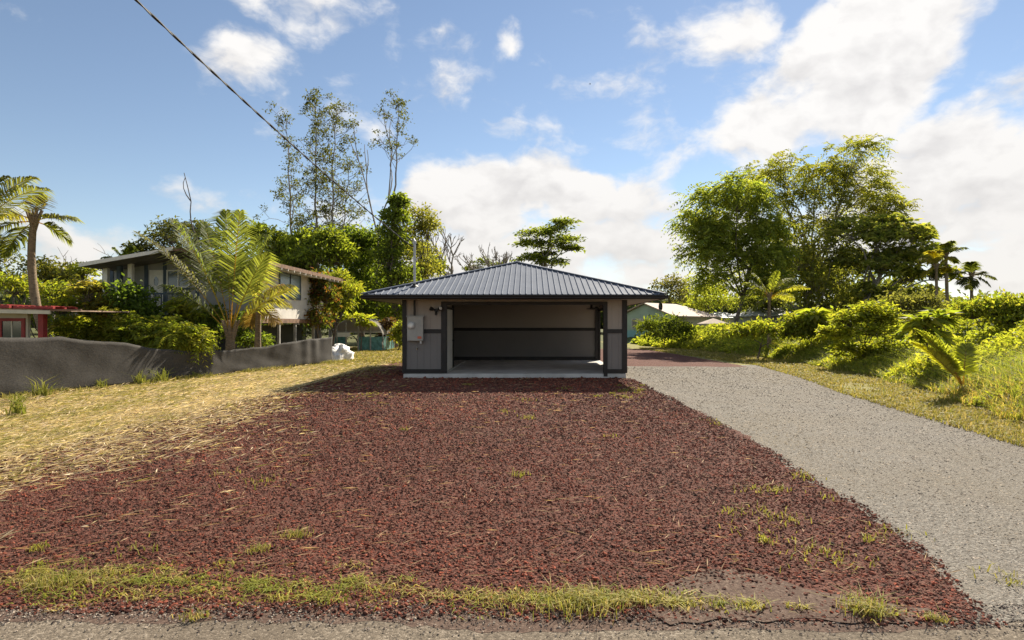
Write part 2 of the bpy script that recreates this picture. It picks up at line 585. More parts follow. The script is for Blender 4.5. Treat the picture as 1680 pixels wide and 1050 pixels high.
def siding(parent, axis, a0, a1, face, depth, z0, z1, pitch=0.2032, sep=False, sgn=-1, gr=0.005, pr_=0.008, mat='siding'):
    """vertical boards with open grooves between them in front of a backing sheet"""
    if z0 < 1.3 and z1 > 1.7:          # two-tone paint, parted under the middle band
        siding(parent, axis, a0, a1, face, depth, z0, 1.54, pitch, sep, sgn, gr, pr_, 'siding_lower')
        siding(parent, axis, a0, a1, face, depth, 1.5402, z1, pitch, sep, sgn, gr, pr_, 'siding')
        return
    n = max(1, int(round((a1 - a0) / pitch)))
    w = (a1 - a0) / n
    bk = MB()
    d0, d1 = sorted((face, face - sgn * depth))
    fr0, fr1 = sorted((face + sgn * pr_, face - sgn * 0.001))
    if axis == 'x':
        bk.box(a0, a1, d0, d1, z0, z1)
    else:
        bk.box(d0, d1, a0, a1, z0, z1)
    bo = bk.build('wall_sheathing', mat, parent)
    mb = MB()
    for i in range(n):
        p0, p1 = a0 + i * w + gr, a0 + (i + 1) * w - gr
        t = mb if not sep else MB()
        if axis == 'x':
            t.box(p0, p1, fr0, fr1, z0, z1)
        else:
            t.box(fr0, fr1, p0, p1, z0, z1)
        if sep:
            t.build('siding_board', mat, parent)
    if not sep:
        mb.build('siding_boards', mat, parent)


def grp(name, parent, loc):
    o = bpy.data.objects.new(name, None)
    COL.objects.link(o)
    o.parent = parent
    o.location = [float(v) for v in (np.array(loc) - wloc(parent))]
    o.empty_display_size = 0.2
    return o


TR = 0.028   # how far trim stands proud of the wall
fw = grp('front_wall', g, (0, GY0, SL))
OX0, OX1, OZ = -2.70, 2.44, 2.41
for (x0, x1) in ((GX0 + 0.03, -2.80), (OX1 + 0.06, GX1 - 0.03)):
    siding(fw, 'x', x0, x1, GY0, 0.09, SL + 0.012, TOPZ + 0.12, sep=True)
siding(fw, 'x', -2.80, OX1 + 0.06, GY0, 0.09, OZ + 0.002, TOPZ + 0.12)
y0, y1 = GY0 - TR - 0.01, GY0 - 0.0085


def ftrim(x0, x1, z0, z1, dy=0.0, y_1=None):
    return b1('trim_board', 'trim', fw, x0, x1, y0 - dy, y1 if y_1 is None else y_1, z0, z1)


ftrim(GX0 - 0.035, GX0 + 0.10, SL + 0.02, TOPZ, 0.006, GY0 + 0.10)
ftrim(GX1 - 0.13, GX1 + 0.035, SL + 0.02, TOPZ, 0.006, GY0 + 0.10)
ftrim(-2.88, OX0, SL + 0.02, OZ + 0.10, 0.006, GY0 + 0.11)
ftrim(OX1, OX1 + 0.13, 0.06, OZ + 0.10, 0.006, GY0 + 0.11)
ftrim(OX0 - 0.002, OX1 + 0.002, OZ, OZ + 0.098, 0.003, GY0 + 0.11)
for (x0, x1) in ((GX0 + 0.102, -2.882), (OX1 + 0.132, GX1 - 0.132)):
    ftrim(x0, x1, 1.476, 1.61)
    ftrim(x0, x1, SL + 0.02, SL + 0.15, 0.002)

# side walls
lw = grp('left_wall', g, (GX0, 22.8, SL))
siding(lw, 'y', GY0 + 0.10, GY1 - 0.1, GX0, 0.09, SL + 0.012, TOPZ + 0.12, sgn=-1)
for z0, z1 in ((1.476, 1.61), (SL + 0.02, SL + 0.15)):
    b1('trim_board', 'trim', lw, GX0 - TR, GX0 - 0.0085, GY0 + 0.102, GY1 - 0.1, z0, z1)
rw = grp('right_wall', g, (GX1, 22.8, SL))
DY0, DY1, DZ = 23.9, 26.30, 2.38     # the open side doorway
siding(rw, 'y', GY0 + 0.10, DY0, GX1, 0.05, SL + 0.012, TOPZ + 0.12, sgn=1)
siding(rw, 'y', DY0, DY1, GX1, 0.05, DZ, TOPZ + 0.12, sgn=1)
for z0, z1 in ((1.476, 1.61), (SL + 0.02, SL + 0.15)):
    b1('trim_board', 'trim', rw, GX1 + 0.0085, GX1 + TR, GY0 + 0.102, DY0 - 0.1, z0, z1)
for a, b in ((DY0 - 0.1, DY0 + 0.02), (DY1 - 0.01, GY1 - 0.01)):
    b1('door_jamb', 'trim', rw, GX1 - 0.062, GX1 + TR + 0.004, a, b, SL + 0.005, DZ + 0.08)
b1('door_head', 'trim', rw, GX1 - 0.060, GX1 + TR + 0.002, DY0 + 0.021, DY1 - 0.011, DZ - 0.03, DZ + 0.08)
# back wall, its inner face boarded as the outside
bw = grp('back_wall', g, (0, GY1, SL))
siding(bw, 'x', GX0 + 0.1, GX1 - 0.1, GY1 - 0.1, 0.09, SL + 0.012, TOPZ + 0.14, gr=0.006, pr_=0.003)
b1('trim_board', 'trim', bw, GX0 + 0.1, GX1 - 0.1, GY1 - 0.132, GY1 - 0.103, 1.476, 1.61)
b1('trim_board', 'trim', bw, GX0 + 0.1, GX1 - 0.1, GY1 - 0.134, GY1 - 0.103, SL + 0.005, SL + 0.16)
b1('corner_post', 'trim', bw, GX1 - 0.20, GX1 - 0.085, GY1 - 0.22, GY1 - 0.136, SL + 0.003, TOPZ)
b1('outer_sheathing', 'siding', bw, GX0, GX1, GY1 - 0.009, GY1 + 0.01, SL + 0.012, TOPZ + 0.12)
b1('ceiling', 'white_paint', g, GX0 + 0.1, GX1 - 0.1, GY0 + 0.12, GY1 - 0.14, TOPZ + 0.125, TOPZ + 0.14)
# inner partition of the store room with its white door
pt = grp('partition', g, (-2.8, 20.3, SL))
b1('curb', 'concrete', pt, -2.93, -2.745, GY0 + 0.12, 25.3, SL + 0.001, SL + 0.045)
b1('partition_wall', 'siding', pt, -2.90, -2.80, GY0 + 0.115, 21.22, SL + 0.046, TOPZ + 0.12)
b1('store_back_wall', 'siding', pt, GX0 + 0.1, -2.905, 21.1, 21.2, SL + 0.046, TOPZ + 0.12)
b1('end_post', 'trim', pt, -2.92, -2.755, 21.222, 21.50, SL + 0.047, OZ + 0.05)
dr = b1('door', 'white_paint', pt, -2.798, -2.757, GY0 + 0.16, 21.05, SL + 0.055, 2.28)
MB().box(-2.796, -2.752, 21.055, 21.17, SL + 0.048, 2.36).box(-2.796, -2.752, GY0 + 0.118, 21.05, 2.285, 2.36).build('door_frame', 'trim', pt)
th = np.linspace(0, 2 * math.pi, 13)[:-1]
MB().tube([(-2.757, 20.95, 1.19), (-2.72, 20.95, 1.19), (-2.70, 20.95, 1.19), (-2.675, 20.95, 1.19)], [0.012, 0.012, 0.032, 0.022], 10).build('knob', 'black_metal', dr)
# roll-up door rail, seen at the top right inside
MB().box(2.55, 2.95, 24.6, 25.9, 2.42, 2.47).box(2.62, 2.70, 24.9, 25.1, 2.472, 2.68).build('door_rail', 'black_metal', g)

# roof: four hipped planes of ribbed steel sheets
EV = 1.05
EX0, EX1, EY0, EY1 = GX0 - EV, GX1 + EV, GY0 - EV, GY1 + EV
EZ, AZ = 2.70, 4.18
CXm, HW = (EX0 + EX1) / 2, (EX1 - EX0) / 2
CYm = (EY0 + EY1) / 2
rf = grp('roof', g, (CXm, CYm, EZ))
slope = (AZ - EZ) / HW
NS = 50
pw = 2 * HW / NS


def roofplane(frame):
    """frame(u, w, h): u along the eave from the centre, w inwards from the eave, h height above the sheet"""
    for i in range(NS):
        u0, u1 = -HW + i * pw, -HW + (i + 1) * pw
        w0, w1 = HW - abs(u0), HW - abs(u1)
        top = [(u0, 0), (u1, 0)]
        if w1 > 1e-6:
            top.append((u1, w1))
        if w0 > 1e-6:
            top.append((u0, w0))
        # shallow stiffening swage in the middle of each sheet
        a = [frame(u, w, 0.0) for u, w in top]
        MB().prism([frame(u, w, -0.012) for u, w in top], np.array(frame(0, 0, 0)) - np.array(frame(0, 0, -0.012))).build('roof_panel', 'roof_metal', rf)
        if i:
            w = HW - abs(u0)
            mb = MB()
            b = 0.026
            t = 0.010
            hh = 0.028
            wt_ = max(w - 0.03, 0.03)
            v = [frame(u0 - b, -0.015, 0.001), frame(u0 + b, -0.015, 0.001), frame(u0 + t, -0.015, hh), frame(u0 - t, -0.015, hh),
                 frame(u0 - b, wt_, 0.001), frame(u0 + b, wt_, 0.001), frame(u0 + t, wt_, hh), frame(u0 - t, wt_, hh)]
            mb.add(v, BOXF).build('roof_rib', 'roof_metal', rf)


roofplane(lambda u, w, h: (CXm + u, EY0 + w, EZ + w * slope + h))
roofplane(lambda u, w, h: (CXm - u, EY1 - w, EZ + w * slope + h))
roofplane(lambda u, w, h: (EX0 + w, CYm - u, EZ + w * slope + h))
roofplane(lambda u, w, h: (EX1 - w, CYm + u, EZ + w * slope + h))
for cx, cy in ((EX0, EY0), (EX1, EY0), (EX1, EY1), (EX0, EY1)):
    MB().bar((cx, cy, EZ + 0.03), (CXm, CYm, AZ + 0.03), 0.20, 0.035).build('hip_cap', 'roof_metal', rf)
MB().add([(CXm - .16, CYm - .16, AZ - .01), (CXm + .16, CYm - .16, AZ - .01), (CXm + .16, CYm + .16, AZ - .01), (CXm - .16, CYm + .16, AZ - .01),
          (CXm - .03, CYm - .03, AZ + .065), (CXm + .03, CYm - .03, AZ + .065), (CXm + .03, CYm + .03, AZ + .065), (CXm - .03, CYm + .03, AZ + .065)], BOXF).build('peak_cap', 'roof_metal', rf)
# fascia, gutter and soffit
FZ0 = 2.545
ev = grp('eaves', g, (CXm, EY0, FZ0))
b1('fascia', 'trim', ev, EX0, EX1, EY0, EY0 + 0.035, FZ0, EZ - 0.016)
b1('fascia', 'trim', ev, EX0, EX1, EY1 - 0.035, EY1, FZ0, EZ - 0.016)
b1('fascia', 'trim', ev, EX0, EX0 + 0.035, EY0 + 0.036, EY1 - 0.036, FZ0, EZ - 0.016)
b1('fascia', 'trim', ev, EX1 - 0.035, EX1, EY0 + 0.036, EY1 - 0.036, FZ0, EZ - 0.016)
prof = [(0, 0), (-0.07, 0), (-0.095, 0.03), (-0.085, 0.06), (-0.115, 0.085), (-0.115, 0.11), (-0.105, 0.11), (-0.1, 0.09), (-0.01, 0.05), (0, 0.11)]
MB().prism([(EX0 - 0.02, EY0 - 0.002 + a, FZ0 + 0.015 + b_) for a, b_ in prof], (EX1 - EX0 + 0.10, 0, 0)).build('gutter', 'trim', ev)
n = 46
for k in range(n):      # soffit boards on the right and left eaves, open joints between them
    ya = EY0 + 0.04 + (EY1 - EY0 - 0.08) * k / n
    yb = EY0 + 0.04 + (EY1 - EY0 - 0.08) * (k + 1) / n - 0.018
    b1('soffit_board', 'trim' if k % 6 == 0 else 'siding', ev, GX1 + 0.04, EX1 - 0.036, ya, yb, FZ0 + 0.02, FZ0 + 0.035)
b1('soffit', 'trim', ev, EX0 + 0.036, GX0 - 0.04, EY0 + 0.036, EY1 - 0.036, FZ0 + 0.02, FZ0 + 0.035)
b1('soffit', 'siding', ev, GX0 - 0.04, GX1 + 0.04, EY0 + 0.036, GY0 - 0.04, FZ0 + 0.02, FZ0 + 0.035)
b1('soffit', 'trim', ev, GX0 - 0.04, GX1 + 0.04, GY1 + 0.02, EY1 - 0.036, FZ0 + 0.02, FZ0 + 0.035)

# meter box with dial, conduit and mast
yf = GY0 - 0.045
mbx = MB().box(-3.96, -3.44, yf - 0.17, yf, 1.23, 2.02).build('meter_box', 'meter_grey', g)
bv = mbx.modifiers.new('bevel', 'BEVEL')
bv.width = 0.012
tag(mbx, 'pale grey electric meter box with a round glass dial')
MB().box(-3.99, -3.41, yf - 0.185, yf - 0.02, 2.021, 2.045).build('box_lid', 'meter_grey', mbx)
MB().tube([(-3.82, yf - 0.17, 1.73), (-3.82, yf - 0.23, 1.73), (-3.82, yf - 0.235, 1.73)], [0.115, 0.115, 0.10], 20).build('meter_ring', 'galv', mbx)
MB().tube([(-3.82, yf - 0.231, 1.73), (-3.82, yf - 0.27, 1.73), (-3.82, yf - 0.29, 1.73)], [0.09, 0.08, 0.04], 20).build('meter_dial', 'lamp_glass', mbx)
MB().box(-3.62, -3.49, yf - 0.1745, yf - 0.171, 1.30, 1.38).build('warning_label', 'red_label', mbx)
MB().box(-3.56, -3.50, yf - 0.10, yf - 0.02, 1.14, 1.229).build('box_fitting', 'galv', mbx)
cx_, cy_ = -3.74, yf - 0.05
ms = MB().tube([(cx_, cy_, 2.05), (cx_, cy_, 2.62)], 0.033, 10).build('conduit', 'trim', g)
mast = MB().tube([(cx_, cy_, 2.62), (cx_, cy_, 4.40)], 0.042, 12, cap=True).build('service_mast', 'galv', g)
MB().tube([(cx_, cy_, 4.40), (cx_, cy_, 4.47), (cx_ - 0.03, cy_, 4.53), (cx_ - 0.10, cy_, 4.52)], [0.058, 0.06, 0.055, 0.045], 10).build('weather_head', 'galv', mast)
MB().tube([(cx_, cy_, 3.0), (cx_, cy_, 3.06), (cx_, cy_, 3.10)], [0.13, 0.06, 0.05], 12).build('roof_boot', 'black_metal', mast)
MB().tube([(cx_, cy_, 4.30), (cx_ - 0.10, cy_ - 0.02, 4.32)], 0.02, 6).build('insulator', 'black_metal', mast)
# twin motion flood light
fl = MB().tube([(-3.03, yf + 0.02, 2.22), (-3.03, yf - 0.06, 2.22)], 0.065, 12).build('flood_light', 'black_metal', g)
tag(fl, 'black twin-head flood light under the eave')
for s_, tz in ((-1, 0.05), (1, 0.06)):
    h0 = np.array([-3.03 + s_ * 0.03, yf - 0.07, 2.23])
    h1 = h0 + np.array([s_ * 0.13, -0.12, tz])
    hd = MB().tube([h0, h0 * 0.6 + h1 * 0.4, h0 * 0.4 + h1 * 0.6, h1], [0.02, 0.03, 0.06, 0.07], 12).build('lamp_head', 'black_metal', fl)
    dd = unit(h1 - h0)
    if s_ > 0:
        MB().tube([h1 + dd * 0.001, h1 + dd * 0.015], [0.06, 0.05], 12).build('lamp_lens', 'lamp_glass', fl)
MB().tube([(-3.03, yf - 0.05, 2.19), (-3.03, yf - 0.10, 2.10), (-3.03, yf - 0.11, 2.07)], [0.03, 0.045, 0.03], 10).build('motion_sensor', 'black_metal', fl)
# garden tap
tp = MB().tube([(-3.66, yf + 0.02, 0.98), (-3.66, yf - 0.08, 0.98), (-3.66, yf - 0.11, 0.93)], [0.022, 0.018, 0.016], 8).build('tap', 'brass', g)
MB().tube([(-3.66, yf - 0.06, 1.0), (-3.66, yf - 0.06, 1.03), (-3.66, yf - 0.06, 1.035)], [0.008, 0.008, 0.035], 8).build('tap_handle', 'galv', tp)

# service cable: two conductors twisted round a bare messenger
A = np.array([cx_ - 0.10, cy_ - 0.02, 4.32])
B = np.array([-5.35, 8.0, 6.18])
Cc = B + (B - A) * 0.9 + np.array([0, 0, 0.9])
t = np.linspace(0, 1, 260)
ctrl = 2 * B - 0.5 * (A + Cc)
path = ((1 - t) ** 2)[:, None] * A + (2 * t * (1 - t))[:, None] * ctrl + (t ** 2)[:, None] * Cc
pw_ = empty('power_line', A, 'black twisted service cable running from the sky to the garage mast', 'power line')
MB().tube(path, 0.010, 5).build('messenger_wire', 'cable', pw_)
ph = t * 2 * math.pi * 26
for k in range(2):
    off = np.stack([np.cos(ph + k * math.pi), np.zeros_like(ph), np.sin(ph + k * math.pi)], 1) * 0.010
    MB().tube(path + off, 0.0115, 5).build('conductor', 'cable', pw_)


# ------------------------------------------------------------------ shade-cloth fence on the left
FEN = np.array([(-14.1, 8.0, 1.52), (-13.35, 10.7, 1.52), (-12.5, 13.8, 1.49), (-12.1, 15.2, 1.44), (-11.6, 17.0, 1.22), (-11.3, 18.2, 0.99), (-10.8, 20.0, 0.86), (-10.2, 22.3, 0.92), (-9.5, 24.8, 1.13), (-9.0, 26.9, 1.20)])
fn = empty('shade_cloth_fence', (-11.5, 17, 0), 'sagging dark grey shade cloth fence along the dry grass', 'fence')
NT = 180
tt = np.linspace(0, 1, NT)
sl_ = np.concatenate([[0], np.cumsum(np.linalg.norm(np.diff(FEN[:, :2], axis=0), axis=1))])
q = tt * sl_[-1]
fxs = np.interp(q, sl_, FEN[:, 0])
fys = np.interp(q, sl_, FEN[:, 1])
fzs = np.interp(q, sl_, FEN[:, 2])
NVv = 14
r = rs(11)
vv = []
post_q = np.linspace(0.3, sl_[-1] - 0.05, 12)
for j in range(NVv):
    k = j / (NVv - 1)
    sag = np.abs(np.sin((q - 0.3) / (post_q[1] - post_q[0]) * math.pi)) * 0.05 * k
    z = (fzs - sag + 0.006 * np.sin(q * 6.1) + 0.005 * np.sin(q * 13.7 + 1)) * k + 0.01
    wr = 0.006 * np.sin(q * 5.1 + k * 3) * (1 - k) + 0.004 * np.sin(q * 3.7 + k * 11) + 0.003 * np.sin(q * 11.3 - k * 5) + 0.010 * np.sin(q * 1.4 + k * 4 + 1) * math.sin(k * math.pi)
    wr = wr + 0.028 * np.clip((fys - 22.5) / 2, 0, 1) * np.sin(q * 7.3 + 1.2 * np.sin(q * 2.1)) * (0.35 + 0.65 * k) + 0.012 * np.clip((fys - 19) / 3, 0, 1) * np.sin(q * 3.1 + k * 2.4)
    wr = wr + k * k * (0.04 * np.sin(q * 0.9 + 0.5) + 0.008 * np.sin(q * 2.3)) - 0.025 * math.sin(k * math.pi) * (0.5 + 0.5 * np.sin(q * 1.55 + 2))
    fold = 0.014 * np.exp(-((k - 0.15) / 0.12) ** 2) * (1 + np.sin(q * 3.3))
    vv.append(np.stack([fxs + 0.96 * (wr + fold), fys - 0.26 * (wr + fold), z], 1))
vv = np.concatenate(vv)
ii = np.arange(NT - 1)[None] + np.arange(NVv - 1)[:, None] * NT
ff = np.stack([ii, ii + 1, ii + 1 + NT, ii + NT], -1).reshape(-1, 4)
cl_o = MB().add(vv, ff).build('shade_cloth', 'shade_cloth', fn, True)
md = cl_o.modifiers.new('thickness', 'SOLIDIFY')
md.thickness = 0.002
for pq in post_q:
    x_, y_, z_ = (np.interp(pq, sl_, FEN[:, k]) for k in range(3))
    MB().tube([(x_ - 0.07, y_ + 0.02, -0.1), (x_ - 0.07, y_ + 0.02, z_ - 0.04)], 0.022, 7).build('post', 'galv', fn)
MB().tube(np.stack([fxs - 0.05, fys, fzs - 0.03], 1)[::3], 0.003, 4).build('top_wire', 'cable', fn)

# ------------------------------------------------------------------ grey house on posts, left
hs = empty('house', (-15.8, 30, 0), 'grey house raised on posts behind the coconut palm', 'house')
hX0, hX1, hY0, hY1, hF, hT = -19.7, -12.3, 27.0, 35.0, 2.25, 4.62
wl = b1('front_wall', 'grey_wall', hs, hX0, hX1 - 0.02, hY0, hY0 + 0.15, hF - 0.2, hT)
sw = b1('side_wall', 'white_wall', hs, hX1 - 0.15, hX1, hY0 + 0.005, hY1, hF - 0.2, hT)
b1('back_wall', 'grey_wall', hs, hX0, hX1 - 0.16, hY1 - 0.15, hY1 - 0.005, hF - 0.2, hT)
b1('left_wall', 'grey_wall', hs, hX0, hX0 + 0.15, hY0 + 0.155, hY1 - 0.16, hF - 0.2, hT)
b1('floor_deck', 'brown_wood', hs, hX0, hX1 + 0.06, hY0 - 0.9, hY1, hF - 0.42, hF - 0.205)
for xx in (-12.36, -14.4, -16.6, -18.8):
    for yy in (26.8, 28.9, 30.9, 33.5):
        MB().box(xx - 0.06, xx + 0.06, yy - 0.06, yy + 0.06, -0.1, hF - 0.421).build('post', 'grey_wood', hs)
ew = [(-11.3, 4.50), (-15.2, 5.06), (-19.2, 4.36)]
rY0, rY1 = 25.0, 36.0
rfh = MB().prism([(ew[0][0], rY0, ew[0][1]), (ew[1][0], rY0, ew[1][1]), (ew[1][0], rY0, ew[1][1] - 0.13), (ew[0][0], rY0, ew[0][1] - 0.13)], (0, rY1 - rY0, 0)).build('roof', 'old_roof', hs)
MB().prism([(ew[2][0], rY0, ew[2][1]), (ew[1][0] - 0.01, rY0, ew[1][1]), (ew[1][0] - 0.01, rY0, ew[1][1] - 0.13), (ew[2][0], rY0, ew[2][1] - 0.13)], (0, rY1 - rY0, 0)).build('roof_plane', 'old_roof', rfh)
MB().bar((ew[2][0] - 0.02, rY0 - 0.02, ew[2][1] - 0.06), (ew[1][0], rY0 - 0.02, ew[1][1] - 0.06), 0.03, 0.16).build('fascia', 'white_paint', rfh)
MB().bar((ew[0][0] + 0.02, rY0 - 0.02, ew[0][1] - 0.06), (ew[1][0], rY0 - 0.02, ew[1][1] - 0.06), 0.03, 0.16).build('fascia', 'brown_wood', rfh)
for k in range(15):
    y_ = rY0 + 0.25 + k * 0.72
    MB().bar((hX1, y_, ew[0][1] - 0.08), (ew[0][0] + 0.03, y_, ew[0][1] - 0.19), 0.05, 0.11).build('rafter', 'white_paint', rfh)
b1('eave_board', 'brown_wood', rfh, ew[0][0] + 0.001, ew[0][0] + 0.035, rY0, rY1, ew[0][1] - 0.16, ew[0][1] + 0.012)
# gable above the front wall
MB().prism([(hX0 + 0.2, hY0 + 0.02, hT + 0.001), (hX1 - 0.2, hY0 + 0.02, hT + 0.001), (ew[1][0], hY0 + 0.02, ew[1][1] - 0.15)], (0, 0.1, 0)).build('gable', 'grey_wall', hs)
dy = hY0
do = b1('door', 'white_paint', hs, -17.50, -16.87, dy - 0.04, dy - 0.001, hF + 0.02, 4.27)
th = np.linspace(0, 2 * math.pi, 15)[:-1]
MB().prism([(-17.18 + 0.10 * math.cos(a), dy - 0.055, 3.75 + 0.22 * math.sin(a)) for a in th], (0, 0.013, 0)).build('door_glass', 'dark_glass', do)
MB().prism([(-17.18 + 0.14 * math.cos(a), dy - 0.048, 3.05 + 0.18 * math.sin(a)) for a in th], (0, 0.006, 0)).build('door_panel', 'grey_wood', do)
for x_ in (-17.66, -16.80, -19.25, -15.30):
    b1('trim_board', 'slate_trim', hs, x_ - 0.08, x_ + 0.08, dy - 0.03, dy - 0.001, hF - 0.15, hT - 0.01)
wn = MB()
for (x0, x1, z0, z1) in ((-16.70, -16.64, 3.46, 4.27), (-16.19, -16.14, 3.46, 4.27), (-15.70, -15.64, 3.46, 4.27)):
    wn.box(x0, x1, dy - 0.06, dy - 0.001, z0, z1)
wn.box(-16.639, -16.191, dy - 0.058, dy - 0.001, 4.21, 4.27).box(-16.639, -16.191, dy - 0.058, dy - 0.001, 3.46, 3.52).box(-16.139, -15.701, dy - 0.058, dy - 0.001, 4.21, 4.27).box(-16.139, -15.701, dy - 0.058, dy - 0.001, 3.46, 3.52)
wno = wn.build('window', 'white_paint', hs)
b1('pane', 'dark_glass', wno, -16.638, -16.192, dy - 0.03, dy - 0.002, 3.521, 4.209)
b1('pane', 'dark_glass', wno, -16.138, -15.702, dy - 0.03, dy - 0.002, 3.521, 4.209)
b1('window_trim', 'slate_trim', wno, -16.82, -15.52, dy - 0.035, dy - 0.001, 3.36, 3.455)
# porch posts and rail
for x_ in (-18.95, -18.35, -17.85):
    b1('porch_post', 'white_paint' if x_ != -18.35 else 'slate_trim', hs, x_ - 0.09, x_ + 0.09, hY0 - 0.85, hY0 - 0.67, hF - 0.2, 4.52)
b1('rail', 'slate_trim', hs, -17.0, -15.4, hY0 - 0.85, hY0 - 0.78, hF + 0.85, hF + 0.93)
for k in range(7):
    b1('baluster', 'slate_trim', hs, -16.98 + k * 0.25, -16.94 + k * 0.25, hY0 - 0.84, hY0 - 0.79, hF - 0.2, hF + 0.849)
b1('under_panel', 'black_metal', hs, -13.6, -13.55, hY0 - 0.5, hY1, 0, 1.75)  # plain black upright sheets standing below the floor deck, behind the posts
b1('under_panel', 'black_metal', hs, hX0 + 0.3, -13.65, hY0 + 0.6, hY0 + 0.65, 0, 1.75)
# big side window
sx_ = hX1
wf = MB()
for (ya, yb, za, zb) in ((28.75, 28.85, 3.05, 4.42), (31.35, 31.45, 3.05, 4.42), (30.05, 30.13, 3.15, 4.32), (28.85, 31.35, 4.32, 4.42), (28.85, 31.35, 3.05, 3.15)):
    wf.box(sx_ + 0.001, sx_ + 0.05, ya + 0.001, yb - 0.001, za, zb)
wfo = wf.build('window', 'slate_trim', hs)
b1('pane', 'blue_glass', wfo, sx_ + 0.002, sx_ + 0.02, 28.851, 30.049, 3.151, 4.319)
b1('pane', 'blue_glass', wfo, sx_ + 0.002, sx_ + 0.02, 30.131, 31.349, 3.151, 4.319)

# ------------------------------------------------------------------ low red-trimmed stand at the far left
sd = empty('stand', (-14.6, 18, 0), 'low cream stand with red posts and flat rusty roof behind the fence', 'stand')
sY = 17.0
rz = 2.20
MB().slab([(-17.6, sY - 0.35, rz + 0.06), (-13.05, sY - 0.35, rz - 0.03), (-13.25, sY + 2.6, rz + 0.0), (-17.6, sY + 2.6, rz + 0.08)], 0.035).build('roof', 'rust_roof', sd)
MB().bar((-17.6, sY - 0.37, rz - 0.02), (-13.6, sY - 0.37, rz - 0.09), 0.05, 0.10).build('beam', 'cream_wall', sd)
MB().bar((-14.0, sY - 0.36, rz - 0.04), (-12.75, sY - 0.33, rz - 0.02), 0.05, 0.05).build('loose_pole', 'brown_wood', sd)
for x_, y_ in ((-14.13, sY), (-16.9, sY), (-14.13, sY + 2.4), (-16.9, sY + 2.4)):
    b1('post', 'red_paint', sd, x_ - 0.075, x_ + 0.075, y_ - 0.075, y_ + 0.075, -0.1, rz - 0.065)
cw = b1('wall', 'cream_wall', sd, -17.3, -14.78, sY + 0.25, sY + 0.35, 0.0, rz - 0.07)
wfm = MB()
for (a, b_, z0, z1) in ((-15.62, -15.52, 1.22, 1.95), (-14.94, -14.84, 1.22, 1.95), (-15.519, -14.941, 1.86, 1.95)):
    wfm.box(a, b_, sY + 0.21, sY + 0.249, z0, z1)
wo_ = wfm.build('window', 'red_paint', sd)
b1('pane', 'dark_glass', wo_, -15.518, -14.942, sY + 0.235, sY + 0.249, 1.22, 1.858)
b1('mullion', 'cream_wall', wo_, -15.25, -15.21, sY + 0.222, sY + 0.234, 1.22, 1.858)
def crate(lb, x0, x1, y0_, zb, h):
    c_ = empty('pallet', ((x0 + x1) / 2, y0_, zb), lb, 'pallet', 'red pallets on the stand roof')
    for k in range(3):
        MB().box(x0, x1, y0_ + k * 0.42, y0_ + k * 0.42 + 0.08, zb, zb + h - 0.022).build('bearer', 'red_paint', c_)
    nb = int((x1 - x0) / 0.16)
    for k in range(nb):
        xa = x0 + k * (x1 - x0) / nb
        MB().box(xa, xa + 0.11, y0_, y0_ + 0.92, zb + h - 0.021, zb + h).build('board', 'red_paint', c_)
crate('red wooden pallet lying on the stand roof at the left picture edge', -16.2, -15.02, sY - 0.1, rz + 0.045, 0.10)
crate('red wooden pallet on the stand roof nearest its right end', -14.9, -13.75, sY - 0.1, rz + 0.02, 0.085)

# ------------------------------------------------------------------ hoop shelter and tarp behind the yard
dm = empty('hoop_shelter', (-11.3, 39.5, 0), 'small arched netting shelter with a teal lower skirt', 'shelter')
Yd = 38.5
cxd, wd, hd_ = fx(586, Yd), 1.70, 2.15
def arch(a):
    return np.array([cxd + wd * math.cos(a), 0, 0.9 + (hd_ - 0.9) * math.sin(a)])
for k in range(5):
    yy = Yd + k * 0.8
    al = np.linspace(0, math.pi, 17)
    pts = [(cxd + wd, yy, 0)] + [arch(a) + (0, yy, 0) for a in al] + [(cxd - wd, yy, 0)]
    MB().tube(pts, 0.035, 6).build('hoop', 'grey_wood', dm)
al = np.linspace(0.12, math.pi - 0.12, 15)
v0 = [arch(a) * (1, 1, 1.015) + (0, Yd + 0.05, 0.03) for a in al]
v1 = [arch(a) * (1, 1, 1.015) + (0, Yd + 3.2, 0.03) for a in al]
i_ = np.arange(14)
MB().add(v0 + v1, np.stack([i_, i_ + 1, i_ + 16, i_ + 15], 1), (.40, .36, .31)).build('netting', 'netting', dm, True)
al2 = np.linspace(0.3, math.pi - 0.3, 13)
MB().prism([tuple(arch(a) * (1, 1, 0.985) + (0, Yd - 0.03, 0)) for a in al2], (0, 0.012, 0), (.36, .32, .28)).build('end_netting', 'netting', dm)
for x0, x1 in ((-1.65, -0.75), (0.1, 1.65)):
    b1('skirt', 'tarp_teal', dm, cxd + x0, cxd + x1, Yd - 0.06, Yd - 0.04, 0.02, 0.95)
b1('side_skirt', 'tarp_teal', dm, cxd + 1.67, cxd + 1.70, Yd, Yd + 3.2, 0.02, 0.95)
for x_ in (-1.3, -0.7, 0.1, 0.9):
    b1('upright', 'grey_wood', dm, cxd + x_ - 0.04, cxd + x_ + 0.04, Yd - 0.12, Yd - 0.065, 0, 1.9)
b1('cross_bar', 'grey_wood', dm, cxd - 1.65, cxd + 1.65, Yd - 0.16, Yd - 0.125, 1.22, 1.30)
b1('frame_panel', 'white_paint', dm, cxd - 1.25, cxd - 0.4, Yd - 0.2, Yd - 0.165, 0.95, 1.22)

